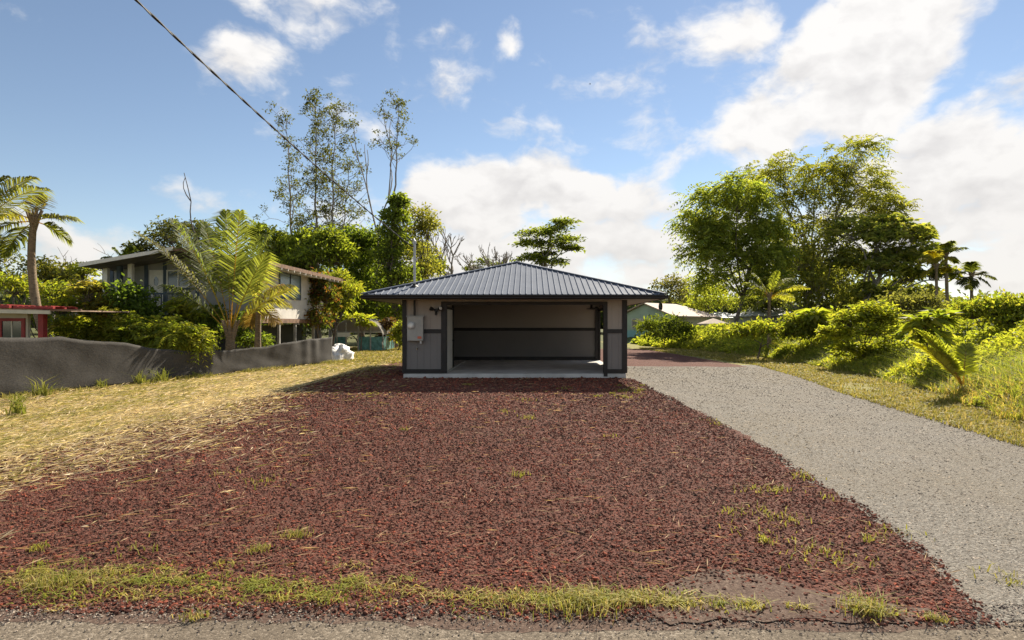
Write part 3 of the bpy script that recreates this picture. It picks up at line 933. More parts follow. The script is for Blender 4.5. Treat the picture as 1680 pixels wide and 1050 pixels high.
def lump(name, label, cat, mat, c, rx, ry, rz_, seed, amp=0.25):
    r = rs(seed)
    nu, nv = 22, 11
    u = np.arange(nu) * 2 * math.pi / nu
    w = np.linspace(0.0, math.pi / 2, nv)
    ph = r.uniform(0, 6, 6)
    vs = []
    for b_ in w:
        rr = 1 + amp * r.normal(size=nu) * 0.22 + amp * (np.sin(3 * u + ph[0] + 2 * b_) * 0.5 + np.sin(5 * u + ph[1] - 3 * b_) * 0.35 + np.sin(9 * u + ph[2] + 4 * b_) * 0.2 + np.sin(14 * u + 7 * b_ + ph[3]) * 0.1)
        vs.append(np.stack([c[0] + rx * rr * math.cos(b_) ** 0.6 * np.cos(u), c[1] + ry * rr * math.cos(b_) ** 0.6 * np.sin(u), c[2] + rz_ * math.sin(b_) * rr ** 0.5], 1))
    ii = np.arange(nv - 1)[:, None] * nu
    jj = np.arange(nu)[None]
    f = np.stack([ii + jj, ii + (jj + 1) % nu, ii + nu + (jj + 1) % nu, ii + nu + jj], -1).reshape(-1, 4)
    o = MB().add(np.concatenate(vs), f).build(name, mat, None, True)
    return tag(o, label, cat)
lump('tarp_bundle', 'white plastic tarp bundle at the end of the shade cloth fence', 'tarp', 'tarp_white', (-9.15, 28.4, -0.02), 0.42, 0.8, 0.72, 21, 0.5)

# ------------------------------------------------------------------ houses on the right, far behind
th_ = empty('house', (6.5, 62, 0), 'pale teal house with tan roof beside the garage eave', 'house')
a_ = R(45)
ox, oy = fx(1055, 58), 58.0
xf = (a_, ox, oy)            # local x runs along the ridge, away to the right; local y across
pk, eavz, hg, rl = 3.92, 2.62, 3.25, 6.2
MB(xf).prism([(0.35, -hg + 0.35, -0.1), (0.35, hg - 0.35, -0.1), (0.35, hg - 0.35, eavz), (0.35, 0, pk - 0.16), (0.35, -hg + 0.35, eavz)], (rl + 1.5, 0, 0)).build('wall', 'teal_wall', th_)
MB(xf).box(0.30, 0.349, -hg + 0.34, hg - 0.34, -0.1, 1.15).build('lower_wall', 'teal_low', th_)
MB(xf).box(0.6, rl + 1.2, -hg + 0.30, -hg + 0.349, -0.1, eavz - 0.02).build('side_wall', 'cream_wall', th_)
MB(xf).slab([(0, 0, pk), (0, -hg - 0.25, eavz - 0.05), (rl + 3.4, -hg - 0.25, eavz - 0.05), (rl, 0, pk)], 0.12).build('roof_plane', 'tan_roof', th_)
MB(xf).slab([(0, hg + 0.25, eavz - 0.05), (0, 0.005, pk), (rl, 0.005, pk), (rl + 3.4, hg + 0.25, eavz - 0.05)], 0.12).build('roof_plane', 'tan_roof', th_)
MB(xf).prism([(rl + 0.002, 0, pk - 0.01), (rl + 3.4, -hg - 0.25, eavz - 0.06), (rl + 3.4, hg + 0.25, eavz - 0.06)], (0, 0, -0.1)).build('roof_hip', 'tan_roof', th_)
wq = MB(xf).box(0.27, 0.299, 0.15, 1.55, 1.35, 2.35).build('window', 'white_wall', th_)
MB(xf).box(0.255, 0.269, 0.95, 1.47, 1.43, 2.27).build('pane', 'dark_glass', wq)
MB(xf).box(0.255, 0.269, 0.23, 0.88, 1.43, 2.27).build('shutter', 'cream_wall', wq)
dsh = MB()
for k in range(6):
    pass
c_d = P(1083, 503, 57.0)
ds = []
for rr, dd in ((0.0, 0.12), (0.25, 0.09), (0.42, 0.0)):
    ds.append([(c_d[0] + rr * 0.6 * math.cos(a) - dd, c_d[1] - 0.2 + rr * 0.5 * math.cos(a), c_d[2] + rr * 1.1 * math.sin(a)) for a in np.linspace(0, 2 * math.pi, 13)[:-1]])
dv = np.array(ds).reshape(-1, 3)
fd = [[i * 12 + j, i * 12 + (j + 1) % 12, (i + 1) * 12 + (j + 1) % 12, (i + 1) * 12 + j] for i in range(2) for j in range(12)]
MB().add(dv, fd).build('satellite_dish', 'black_metal', th_)
MB().tube([c_d + (0.05, -0.2, 0), c_d + (0.15, -0.1, -0.4), c_d + (0.2, 0.05, -0.75)], 0.03, 6).build('dish_arm', 'black_metal', th_)


def cottage(label, px0, px1, pye, pyr, Y, rm, wm, seed):
    h = empty('house', (fx((px0 + px1) / 2, Y), Y + 3, 0), label, 'house')
    x0, x1 = fx(px0, Y), fx(px1, Y)
    ze, zr = fz(pye, Y), fz(pyr, Y + 3)
    b1('wall', wm, h, x0 + 0.4, x1 - 0.4, Y + 0.5, Y + 5.5, -0.1, ze - 0.02)
    MB().slab([(x0, Y, ze), (x1, Y, ze), (x1 - 1.5, Y + 3, zr), (x0 + 1.5, Y + 3, zr)], 0.1).build('roof_plane', rm, h)
    MB().slab([(x0 + 1.5, Y + 3.002, zr), (x1 - 1.5, Y + 3.002, zr), (x1, Y + 6, ze), (x0, Y + 6, ze)], 0.1).build('roof_plane', rm, h)
    MB().prism([(x0, Y + 0.01, ze - .01), (x0 + 1.49, Y + 3, zr - .01), (x0, Y + 5.99, ze - .01)], (0, 0, -0.09)).build('roof_hip', rm, h)
    MB().prism([(x1, Y + 0.01, ze - .01), (x1, Y + 5.99, ze - .01), (x1 - 1.49, Y + 3, zr - .01)], (0, 0, -0.09)).build('roof_hip', rm, h)
    w_ = b1('window', 'white_paint', h, x0 + 1.2, x0 + 2.4, Y + 0.46, Y + 0.499, 1.0, min(1.9, ze - 0.25))
    b1('pane', 'dark_glass', w_, x0 + 1.27, x0 + 2.33, Y + 0.445, Y + 0.459, 1.07, min(1.83, ze - 0.32))


cottage('low house with pale grey roof left of the leaning tree trunk', 1163, 1226, 521, 512, 62.0, 'grey_roof', 'white_wall', 1)
cottage('house with pale grey roof half hidden under the big trees', 1232, 1320, 517, 503, 50.0, 'grey_roof', 'grey_wall', 2)
cn = empty('canopy', (fx(1170, 48), 48, 0), 'small tan peaked canopy on poles in front of the far houses', 'canopy')
c0, c1 = fx(1149, 48), fx(1191, 48)
zc, zp = fz(531, 48), fz(522, 48)
cmid = (c0 + c1) / 2
for k, (pa, pb) in enumerate((((c0, 47), (c1, 47)), ((c1, 47), (c1, 49)), ((c1, 49), (c0, 49)), ((c0, 49), (c0, 47)))):
    MB().prism([(pa[0], pa[1], zc), (pb[0], pb[1], zc), (cmid, 48, zp)], (0, 0, -0.03)).build('canopy_panel', 'tan_roof', cn)
for x_ in (c0 + 0.06, c1 - 0.06):
    for y_ in (47.06, 48.94):
        MB().tube([(x_, y_, -0.05), (x_, y_, zc - 0.03)], 0.03, 6).build('pole', 'grey_wood', cn)

# a bird high over the roof
bp = P(968, 138, 90)
bd = MB()
bd.tube([bp + (-0.16, 0, 0), bp + (-0.08, 0, 0.01), bp + (0.05, 0, 0.01), bp + (0.13, 0, 0.02), bp + (0.17, 0, 0.01)], [0.015, 0.04, 0.045, 0.025, 0.006], 7)
bd.add([bp + (-0.03, 0.02, 0.03), bp + (0.06, 0.02, 0.03), bp + (0.02, 0.16, 0.09), bp + (-0.05, 0.28, 0.05), bp + (-0.06, 0.15, 0.08)], [[0, 1, 2], [0, 2, 4], [4, 2, 3]])
bd.add([bp + (-0.03, -0.02, 0.03), bp + (0.06, -0.02, 0.03), bp + (0.02, -0.16, 0.09), bp + (-0.05, -0.28, 0.05), bp + (-0.06, -0.15, 0.08)], [[0, 1, 2], [0, 2, 4], [4, 2, 3]])
bo = bd.build('bird', 'bird_feather', None)
tag(bo, 'small dark bird flying in the blue sky above the garage', 'bird')


# ------------------------------------------------------------------ plants: building blocks
MID = [(.070, .105, .018), (.105, .145, .022), (.045, .075, .014)]
BRI = [(.165, .200, .020), (.120, .165, .020), (.200, .205, .030)]
LIM = [(.18, .215, .022), (.14, .185, .02), (.21, .215, .03)]
DRK = [(.048, .07, .016), (.07, .098, .02), (.09, .115, .024)]
OLI = [(.052, .062, .020), (.040, .050, .016), (.070, .075, .025)]
GRY = [(.085, .088, .045), (.060, .068, .030), (.11, .105, .055)]
REDL = [(.13, .045, .022), (.09, .06, .02), (.08, .09, .02), (.07, .10, .018), (.06, .09, .016)]
YEL = [(.22, .27, .035), (.18, .24, .03), (.26, .28, .05)]
DRY = [(.25, .20, .10), (.19, .14, .07), (.30, .25, .14)]


def pick(r, pal, n, jit=0.22):
    pal = np.asarray(pal)
    a, b = r.randint(0, len(pal), n), r.randint(0, len(pal), n)
    t = r.rand(n)[:, None]
    c = pal[a] * t + pal[b] * (1 - t)
    c = c * 0.88 + c.mean(1, keepdims=True) * 0.12
    return c * np.array([1.06, 0.99, 0.95]) * r.uniform(1 - jit, 1 + jit, n)[:, None]


def leaves(mb, r, pos, dr, L, W, col, droop=0.15, flat=0.0):
    n = len(pos)
    if not n:
        return
    L = np.broadcast_to(np.asarray(L, float), (n,))[:, None]
    W = np.broadcast_to(np.asarray(W, float), (n,))[:, None]
    rnd = unit(r.normal(size=(n, 3)) + np.array([0, 0, flat]))
    side = unit(np.cross(dr, rnd))
    nrm = np.cross(side, dr)
    tip = pos + dr * L - np.array([0, 0, 1]) * droop * L
    mid = pos + dr * L * 0.45
    v = np.stack([pos, mid + side * W / 2 + nrm * W * 0.18, tip, mid - side * W / 2 + nrm * W * 0.18], 1).reshape(-1, 3)
    f = np.arange(n * 4).reshape(-1, 4)
    mb.add(v, f, np.repeat(col, 4, 0))


def sprays(mb, r, pos, dr, Ls, nl, ll, lw, pal, droop=0.5):
    """pinnate leaves: a row of leaflet pairs along a drooping stalk"""
    n = len(pos)
    if not n:
        return
    base_c = pick(r, pal, n, 0.25)
    dr = unit(dr)
    up = unit(np.array([0, 0, 1.0]) + r.normal(size=(n, 3)) * 0.35)
    side = unit(np.cross(dr, up))
    P_, D_, C_, LL = [], [], [], []
    for k in range(nl):
        t = (k + 1.0) / nl
        p = pos + dr * (Ls * t)[:, None] - np.array([0, 0, 1]) * (Ls * droop * t * t)[:, None]
        fd = unit(dr - np.array([0, 0, 1]) * droop * 1.6 * t)
        for s in (-1, 1):
            d = unit(side * s * 0.9 + fd * 0.55 + r.normal(size=(n, 3)) * 0.12 - np.array([0, 0, 0.18]))
            P_.append(p)
            D_.append(d)
            C_.append(base_c * r.uniform(0.85, 1.15, n)[:, None])
            LL.append(ll * (0.55 + 0.6 * math.sin(math.pi * min(0.95, t * 0.9 + 0.08))) * r.uniform(0.8, 1.2, n))
    LL = np.concatenate(LL)
    leaves(mb, r, np.concatenate(P_), np.concatenate(D_), LL, LL * lw / ll, np.concatenate(C_), 0.12, 1.2)


def bez(a, b, c, n=7):
    t = np.linspace(0, 1, n)[:, None]
    return (1 - t) ** 2 * a + 2 * t * (1 - t) * b + t * t * c


def foliage(mb, tw, r, c, rad, nt, style, m, leaf, pal, shell=0.45, twig_from=None, twr=0.012, spread=None, spl=0.8):
    d = unit(r.normal(size=(nt, 3)))
    d[:, 2] = np.where(d[:, 2] < -0.35, -d[:, 2] * 0.6, d[:, 2])
    u = r.rand(nt) ** shell
    tips = c + d * u[:, None] * rad
    if tw is not None:
        for k in range(0, nt, 2):
            a = twig_from if twig_from is not None else c
            b = tips[k]
            tw.tube(bez(a * 0.6 + c * 0.4, (a + b) / 2 + r.normal(size=3) * 0.08 * rad, b, 4), [twr * 1.6, twr * 1.2, twr, twr * 0.5], 3, cap=False)
    sp = spread if spread is not None else float(np.mean(rad)) * 0.22
    shade = r.uniform(0.75, 1.2, nt)
    if style in ('tuft', 'flat'):
        pos = np.repeat(tips, m, 0) + r.normal(size=(nt * m, 3)) * sp * ((1, 1, 0.35) if style == 'flat' else (1, 1, 0.8))
        dr = unit(np.repeat(d, m, 0) * 0.6 + r.normal(size=(nt * m, 3)) * ((1, 1, 0.25) if style == 'flat' else (0.8, 0.8, 0.8)) + np.array([0, 0, -0.1]))
        L = leaf[0] * r.uniform(0.6, 1.35, nt * m)
        leaves(mb, r, pos, dr, L, L * leaf[1] / leaf[0], pick(r, pal, nt * m) * np.repeat(shade, m)[:, None], 0.12, 2.5 if style == 'flat' else 1.0)
    elif style == 'spray':
        pos = np.repeat(tips, m, 0) + r.normal(size=(nt * m, 3)) * sp * 0.4
        dr = unit(np.repeat(d, m, 0) * 0.7 + r.normal(size=(nt * m, 3)) * 0.7 + np.array([0, 0, 0.05]))
        sprays(mb, r, pos, dr, spl * r.uniform(0.65, 1.2, nt * m), 6, leaf[0], leaf[1], pal)
    elif style == 'whorl':
        az = r.rand(nt * m) * 2 * math.pi
        el = r.uniform(-0.35, 0.75, nt * m)
        dr = np.stack([np.cos(az) * np.cos(el), np.sin(az) * np.cos(el), np.sin(el)], 1)
        pos = np.repeat(tips, m, 0) + r.normal(size=(nt * m, 3)) * sp * 0.12
        L = leaf[0] * r.uniform(0.65, 1.2, nt * m)
        leaves(mb, r, pos, dr, L, L * leaf[1] / leaf[0], pick(r, pal, nt * m) * np.repeat(shade, m)[:, None], 0.28, 1.1)


def plant(name, label, cat, bpx, Y, clumps, pal, seed, style='tuft', leaf=(.16, .08), den=1.0, m=10, tr=0.12, fork=None, group=None, bark='bark', depth=1.0, limb_k=0.35, nt=None, tw_r=0.012, spl=0.8, lean=0.0, bz=0.0, trunks=1, parts=('trunk', 'crown'), shell=0.45):
    """a tree or shrub: trunk(s) with limbs out to every clump of the crown, leaves spread through the clumps"""
    r = rs(seed)
    base = np.array([fx(bpx, Y), Y, bz])
    root = empty(name, base, label, cat, group)
    wood, crown = MB(), MB()
    cs = [(P(c[0], c[1], Y) + np.array([0, r.uniform(-0.5, 0.5) * depth * c[2] / F * Y * 1.4, 0]), np.array([c[2], c[2] * depth, c[3]]) / F * Y) for c in clumps]
    mean = np.mean([c for c, _ in cs], axis=0)
    top = P(fork[0], fork[1], Y) if fork is not None else base * 0.45 + mean * 0.55
    for q in range(trunks):
        b0 = base + (np.array([r.uniform(-1, 1), r.uniform(-1, 1), 0]) * tr * 4 if q else 0) + np.array([0, 0, -0.12])
        tp = top + (r.normal(size=3) * tr * 6 if q else 0)
        ctrl = (b0 + tp) / 2 + np.array([r.uniform(-1, 1) * 0.12 + lean, r.uniform(-1, 1) * 0.1, 0]) * np.linalg.norm(tp - b0)
        tpts = bez(b0, ctrl, tp, 9)
        tpts[1:-1] += r.normal(size=(7, 3)) * tr * 0.25
        wood.tube(tpts, np.linspace(tr * 1.25, tr * 0.6, 9), 8)
        for i, (c, rad) in enumerate(cs):
            if i % trunks != q:
                continue
            s = tpts[r.randint(5, 9)]
            ct = (s + c) / 2 + np.array([r.uniform(-.2, .2), r.uniform(-.2, .2), r.uniform(-0.05, .3) * limb_k]) * np.linalg.norm(c - s)
            lp = bez(s, ct, c, 8)
            lp[1:-1] += r.normal(size=(6, 3)) * tr * 0.3
            wood.tube(lp, np.linspace(tr * 0.5, max(tr * 0.12, 0.012), 8), 6)
            area = rad[0] * rad[2]
            n_ = int(1.3 * (nt if nt else 26 * area / max(leaf[0] ** 2 * m * 0.55, 1e-4) * 0.035) * den) + 4
            foliage(crown, wood, r, c, rad, n_, style, m, leaf, pal, shell, s * 0.3 + c * 0.7, tw_r, spl=spl)
    wood.build(parts[0], bark, root, True)
    crown.build(parts[1], 'leaf', root)
    return root


def ohia(label, bpx, Y, tpx, tpy, seed, nb=34, low=0.45, tr=0.13, gap=1.0, den=1.0, wide=1.0, tpal=None, kinds=()):
    r = rs(seed)
    base = np.array([fx(bpx, Y), Y, 0])
    root = empty('tall_tree', base, label, 'tree', 'tall thin trees behind the grey house')
    top = P(tpx, tpy, Y)
    Hh = top[2]
    wood, crown = MB(), MB()
    n = 22
    tp = bez(base - (0, 0, .1), (base + top) / 2 + np.array([r.uniform(-.6, .6), r.uniform(-.5, .5), 0]), top, n)
    tp[1:-1] += r.normal(size=(n - 2, 3)) * 0.06 * np.array([1, 1, 0])
    wood.tube(tp, np.linspace(tr, 0.02, n), 7)
    for k in range(nb):
        f = low + (1 - low) * (k + r.rand()) / nb
        s = np.array([np.interp(f * (n - 1), np.arange(n), tp[:, a]) for a in range(3)])
        az = r.rand() * 2 * math.pi
        ln = r.uniform(0.7, 2.1) * wide * (1.15 - 0.55 * (f - low) / (1 - low))
        e = s + np.array([math.cos(az) * ln, math.sin(az) * ln, ln * r.uniform(0.25, 1.1)])
        ct = s + (e - s) * 0.55 + np.array([0, 0, -0.18 * ln])
        pts = bez(s, ct, e, 6)
        pts[1:-1] += r.normal(size=(4, 3)) * 0.07
        wood.tube(pts, np.linspace(max(0.05 * (1.2 - f), 0.02), 0.012, 6), 4)
        for q in range(3):
            a = pts[r.randint(2, 6)]
            b = a + unit(r.normal(size=3) + (0, 0, .5)) * r.uniform(.3, .8)
            wood.tube([a, (a + b) / 2 + r.normal(size=3) * .05, b], [0.014, 0.011, 0.006], 3, cap=False)
            if r.rand() < gap:
                foliage(crown, None, r, b, np.array([.34, .34, .28]), int(3.0 * den) + 1, 'tuft', 7, (.17, .10), tpal or OLI, spread=0.13)
    foliage(crown, None, r, top, np.array([.35, .35, .45]), 9, 'tuft', 7, (.18, .10), tpal or OLI, spread=0.13)
    wood.build('trunk', 'bark_pale', root, True)
    crown.build('crown', 'leaf', root)
    return root


def bare(name, label, bpx, Y, tpx, tpy, seed, lev=4, spread=0.55, tr=0.14, fan=3, group=None, bark='bark_pale', bz=0.0):
    """a leafless tree, every limb forking again and again"""
    r = rs(seed)
    base = np.array([fx(bpx, Y), Y, bz])
    root = empty(name, base, label, 'tree', group)
    top = P(tpx, tpy, Y)
    T = MB()
    Bm = MB()
    L0 = np.linalg.norm(top - base)

    def go(p, d, L, rad, lv):
        e = p + d * L
        n = 5
        pts = bez(p, (p + e) / 2 + r.normal(size=3) * L * 0.10, e, n)
        (T if lv == lev else Bm).tube(pts, np.linspace(rad, rad * 0.62, n), 6 if lv > 2 else 4, cap=False)
        if lv == 0:
            return
        for q in range(fan if lv > 1 else 2):
            s = pts[-1] if q < 2 else pts[r.randint(2, n)]
            nd = unit(d + r.normal(size=3) * spread + np.array([0, 0, 0.18]))
            go(s, nd, L * r.uniform(0.5, 0.8), rad * 0.66, lv - 1)
    go(base - (0, 0, 0.1), unit(top - base), L0 * 0.36, tr, lev)
    T.build('trunk', bark, root, True)
    Bm.build('branches', bark, root, True)
    return root


def frond(mb, r, a, tip, L_arch, nl, ll, lw, pal, wd=0.022, tilt=0.0, close=False, st=0.2):
    """palm frond from a to tip; the stalk arches up by L_arch"""
    n = 14
    ctrl = a * 0.5 + tip * 0.5 + np.array([0, 0, L_arch])
    pts = bez(a, ctrl, tip, n)
    mb.tube(pts, np.linspace(wd, wd * 0.2, n), 4, c=pick(r, [(.26, .23, .07), (.30, .22, .08)], 1)[0], cap=False)
    ts = np.linspace(st, 0.99, nl)
    p = np.stack([np.interp(ts * (n - 1), np.arange(n), pts[:, k]) for k in range(3)], 1)
    tg = np.stack([np.interp(ts * (n - 1), np.arange(n), np.gradient(pts, axis=0)[:, k]) for k in range(3)], 1)
    tg = unit(tg)
    horiz = unit(np.cross(tip - a, (0, 0, 1)) + np.array([0.001, 0, 0]))
    up = unit(np.cross(horiz, tg))
    side = unit(np.cross(tg, up) * math.cos(tilt) + up * math.sin(tilt))
    col0 = pick(r, pal, 1)[0]
    for s in (-1, 1):
        prof = ll * np.clip(np.sin(math.pi * np.clip(ts * 0.86 + 0.12, 0, 1)) ** 0.7, 0.15, 1)
        fw_ = 0.45 + 0.9 * ts ** 2
        d = unit(side * s + tg * fw_[:, None] + up * 0.15 + r.normal(size=(nl, 3)) * 0.07)
        Lk = prof * r.uniform(0.85, 1.1, nl)
        col = col0 * r.uniform(0.7, 1.3, (nl, 1))
        # two-segment leaflet, tip hanging
        mid = p + d * (Lk * 0.55)[:, None]
        tip_ = mid + unit(d - np.array([0, 0, 0.9 if not close else 0.15])) * (Lk * 0.5)[:, None]
        ws = unit(np.cross(d, up + r.normal(size=(nl, 3)) * 0.25)) * (lw / 2)
        v = np.stack([p - ws * 0.6, p + ws * 0.6, mid + ws, tip_, mid - ws], 1).reshape(-1, 3)
        b_ = np.arange(nl)[:, None] * 5
        mb.add(v, np.concatenate([b_ + np.array([[0, 1, 2, 4]])]), np.repeat(col, 5, 0))
        mb.f.setdefault(3, []).append(b_ + np.array([[4, 2, 3]]) + mb.n - nl * 5)


def palm(label, bpx, Y, cpx, cpy, tips, pal, seed, tr=0.14, nl=46, ll=0.75, lw=0.045, arch=0.25, group=None, lean=0.0, bz=0.0, crown_skirt=True, name='palm_tree', dyk=0.6, close=False, st=0.2):
    r = rs(seed)
    base = np.array([fx(bpx, Y), Y, bz])
    root = empty(name, base, label, 'palm tree', group)
    c = P(cpx, cpy, Y)
    n = 14
    tp = bez(base - (0, 0, .1), (base + c) / 2 + np.array([lean, 0, 0]), c, n)
    rad = np.linspace(tr * 1.3, tr * 0.8, n) * (1 + 0.06 * (np.arange(n) % 2))
    MB().tube(tp, rad, 10).build('trunk', 'palm_bark', root, True)
    if crown_skirt:
        sk = MB()
        for k in range(10):
            az = k * 0.63 + r.rand() * .3
            d = np.array([math.cos(az), math.sin(az), 1.6])
            sk.tube([c - (0, 0, tr * 3.5), c - (0, 0, tr) + d * tr * 0.9, c + d * tr * 1.9], [tr * 0.45, tr * 0.42, tr * 0.18], 5)
        sk.build('frond_bases', 'palm_bark', root)
    for k, (px, py, *e) in enumerate(tips):
        L = math.hypot(px - cpx, py - cpy) / F * Y
        dy = e[0] if e else r.uniform(-1, 1) * dyk
        t = P(px, py, Y) + np.array([0, dy * max(L, 1.0), 0])
        m_ = MB()
        frond(m_, r, c + unit(t - c) * tr * 0.5, t, arch * np.linalg.norm(t - c), nl, ll * r.uniform(.85, 1.1), lw, e[1] if len(e) > 1 else pal, st=st, tilt=r.uniform(-.3, .3), close=close)
        m_.build('frond', 'leaf', root)
    return root


# ------------------------------------------------------------------ left: palms
CP = [(.095, .125, .035), (.12, .145, .04), (.08, .11, .03)]
CPY = [(.16, .155, .045), (.14, .145, .04)]
palm('young coconut palm with big arching fronds just behind the shade cloth fence', 377, 22.0, 378, 548,
     [(222, 380, .0, CPY), (268, 356, .1), (316, 358, .15), (360, 342, .1), (404, 350, -.1), (440, 366, .15), (476, 470, .1, CPY), (282, 470, -.15, CP), (322, 372, -.3),
      (452, 420, -.2), (395, 375, .4)], CP, 31, tr=0.17, nl=44, ll=1.15, lw=0.06, arch=0.17, st=0.27)
palm('smaller ragged palm beside the right of the young coconut palm', 422, 23.6, 424, 500,
     [(395, 430, .3), (440, 425, -.3), (462, 470, .2, DRY), (455, 530, -.1, DRY), (405, 535, .2, DRY), (470, 500, .3, CPY), (410, 455, -.5)], CPY, 32, tr=0.11, nl=36, ll=0.8, lw=0.05, arch=0.2)
palm('leaning palm with curved trunk near the left picture edge', 100, 21.0, 56, 362,
     [(122, 360, .05), (-40, 400, -.1), (-10, 420, .2), (-30, 350, .3), (95, 392, .5), (20, 310, .8)],
     [(.13, .14, .04), (.20, .17, .05), (.10, .12, .03)], 33, tr=0.13, nl=46, ll=0.75, lw=0.05, arch=0.16, lean=-0.9)
palm('palm reaching in from outside the left picture edge, fronds over the blue sky', -62, 20.0, -58, 400,
     [(82, 312, .0), (46, 288, .1), (-10, 285, .2), (10, 400, -.2), (-130, 330, .2), (-150, 400, .0), (-60, 300, .4), (0, 340, -.4)],
     [(.11, .125, .04), (.14, .15, .045)], 36, tr=0.13, nl=50, ll=0.85, lw=0.05, arch=0.3)
palm('distant palm crown showing over the porch roof', 205, 42.0, 207, 435, [(180, 425), (192, 408), (207, 402), (222, 408), (236, 424), (170, 445), (240, 445)], CP, 34, tr=0.14, nl=30, ll=0.8, lw=0.09, arch=0.2)
# behind the fence
plant('cassava_bush', 'bright green spreading bush leaning over the shade cloth fence', 'bush', 235, 19.6, [(150, 548, 40, 20), (205, 540, 42, 22), (255, 548, 45, 22), (296, 552, 34, 16), (322, 556, 18, 12), (230, 556, 46, 10), (180, 556, 36, 9), (285, 558, 34, 9)],
      BRI, 41, 'spray', (.16, .055), 1.0, 5, 0.05, nt=26, spl=0.55, depth=0.8, parts=('stems', 'foliage'))
plant('croton_shrub', 'tall yellow-green shrub with narrow leaves right of the leaning palm', 'shrub', 150, 23.0, [(150, 478, 30, 22), (135, 510, 28, 26), (170, 505, 26, 26), (150, 535, 36, 22), (125, 540, 24, 20)],
      [(.15, .15, .03), (.10, .12, .02), (.26, .22, .06)], 42, 'whorl', (.34, .075), 1.0, 12, 0.05, nt=42, parts=('stems', 'foliage'))
plant('round_shrub', 'rounded dark green shrub in front of the grey house porch', 'shrub', 222, 23.5, [(222, 490, 32, 24), (205, 512, 28, 26), (242, 510, 26, 26), (222, 530, 40, 22)],
      [(0.069, 0.119, 0.020), (0.106, 0.163, 0.025), (0.050, 0.088, 0.018)], 43, 'tuft', (.20, .10), 1.0, 10, 0.05, nt=48, parts=('stems', 'foliage'))
plant('dracaena_shrub', 'yellow dracaena shrub under the front window of the grey house', 'shrub', 296, 24.0, [(285, 512, 18, 14), (305, 506, 20, 14), (296, 528, 26, 16), (318, 522, 16, 14)],
      LIM, 44, 'whorl', (.42, .07), 1.0, 14, 0.04, nt=24, parts=('stems', 'foliage'))
plant('green_shrub', 'mid green shrub left of the coconut palm trunk', 'shrub', 335, 24.2, [(335, 520, 26, 20), (330, 550, 30, 24), (352, 545, 20, 26)], MID, 45, 'tuft', (.18, .09), 1.0, 10, 0.04, nt=50, parts=('stems', 'foliage'))
plant('green_shrub', 'leafy shrub right of the coconut palm trunk by the house posts', 'shrub', 400, 25.0, [(402, 530, 22, 18), (398, 556, 26, 18), (428, 560, 22, 14)], MID, 46, 'tuft', (.16, .08), 1.0, 10, 0.04, nt=40, parts=('stems', 'foliage'))
plant('green_shrub', 'low bright shrub behind the red-posted stand', 'shrub', 60, 22.5, [(30, 470, 30, 18), (70, 480, 34, 18), (95, 505, 30, 22), (50, 520, 40, 20), (110, 535, 22, 16)], BRI, 47, 'tuft', (.18, .08), 1.0, 10, 0.05, nt=40, parts=('stems', 'foliage'))
plant('leafy_tree', 'bushy olive tree behind the stand at the left picture edge', 'tree', 20, 30.0, [(10, 425, 40, 26), (55, 440, 34, 24), (-15, 450, 34, 26), (35, 470, 50, 26), (88, 455, 24, 18)], [(.10, .115, .025), (.07, .085, .02), (.13, .125, .03)], 48, 'tuft', (.22, .09), 1.0, 10, 0.14, nt=46)
plant('leafy_tree', 'light green tree between the leaning palm and the house', 'tree', 118, 34.0, [(110, 455, 26, 16), (140, 448, 22, 14), (95, 475, 28, 18), (130, 478, 30, 18)], BRI, 49, 'tuft', (.24, .10), 1.0, 10, 0.12, nt=40)
for k, (a, b_, c_, Yb, sd_, lb) in enumerate([(85, 98, 385, 46, 51, 'bare twiggy dead tree just right of the leaning palm trunk'), (125, 128, 398, 48, 52, 'small bare dead tree left of the porch roof'), (222, 222, 380, 50, 53, 'bare dead tree rising behind the porch roof')]):
    bare('dead_tree', lb, a, Yb, b_, c_, sd_, 4, 0.45, 0.11, 2, 'bare dead trees left')
bare('dead_tree', 'single bare crooked snag standing over the grey house roof', 352, 40.0, 316, 262, 54, 3, 0.16, 0.13, 1, 'bare dead trees left', bark='bark')
plant('leafy_tree', 'dark olive tree behind the left roof slope of the grey house', 'tree', 290, 44.0, [(255, 392, 26, 18), (285, 380, 30, 18), (320, 378, 28, 18), (345, 395, 24, 20), (300, 402, 40, 18), (240, 412, 20, 14)], OLI, 61, 'tuft', (.28, .12), 1.4, 9, 0.16, nt=34)
plant('leafy_tree', 'green tree behind the right roof slope of the grey house', 'tree', 455, 44.0, [(432, 388, 24, 18), (455, 400, 28, 22), (440, 420, 26, 20), (480, 415, 24, 26)], [(0.121, 0.169, 0.027), (0.081, 0.121, 0.022), (0.176, 0.203, 0.027)], 62, 'tuft', (.32, .15), 1.5, 9, 0.16, nt=40)
plant('leafy_tree', 'rounded lime green tree at the foot of the tall thin trees', 'tree', 520, 42.0, [(500, 400, 28, 22), (540, 395, 28, 20), (520, 425, 36, 24), (555, 420, 26, 28), (490, 440, 24, 24)], [(0.168, 0.204, 0.024), (0.120, 0.162, 0.022), (0.084, 0.120, 0.019)], 63, 'tuft', (.32, .16), 1.6, 10, 0.18, nt=46)
plant('leafy_tree', 'dense dark green tree behind the yellow-green mango tree', 'tree', 595, 46.0, [(580, 395, 30, 22), (610, 405, 28, 26), (590, 435, 36, 28), (570, 470, 36, 30), (610, 470, 36, 32), (595, 510, 44, 30), (630, 520, 34, 28), (560, 520, 34, 28)], [(0.098, 0.150, 0.024), (0.060, 0.102, 0.019), (0.150, 0.195, 0.030)], 64, 'tuft', (.34, .15), 1.7, 10, 0.22, nt=52)
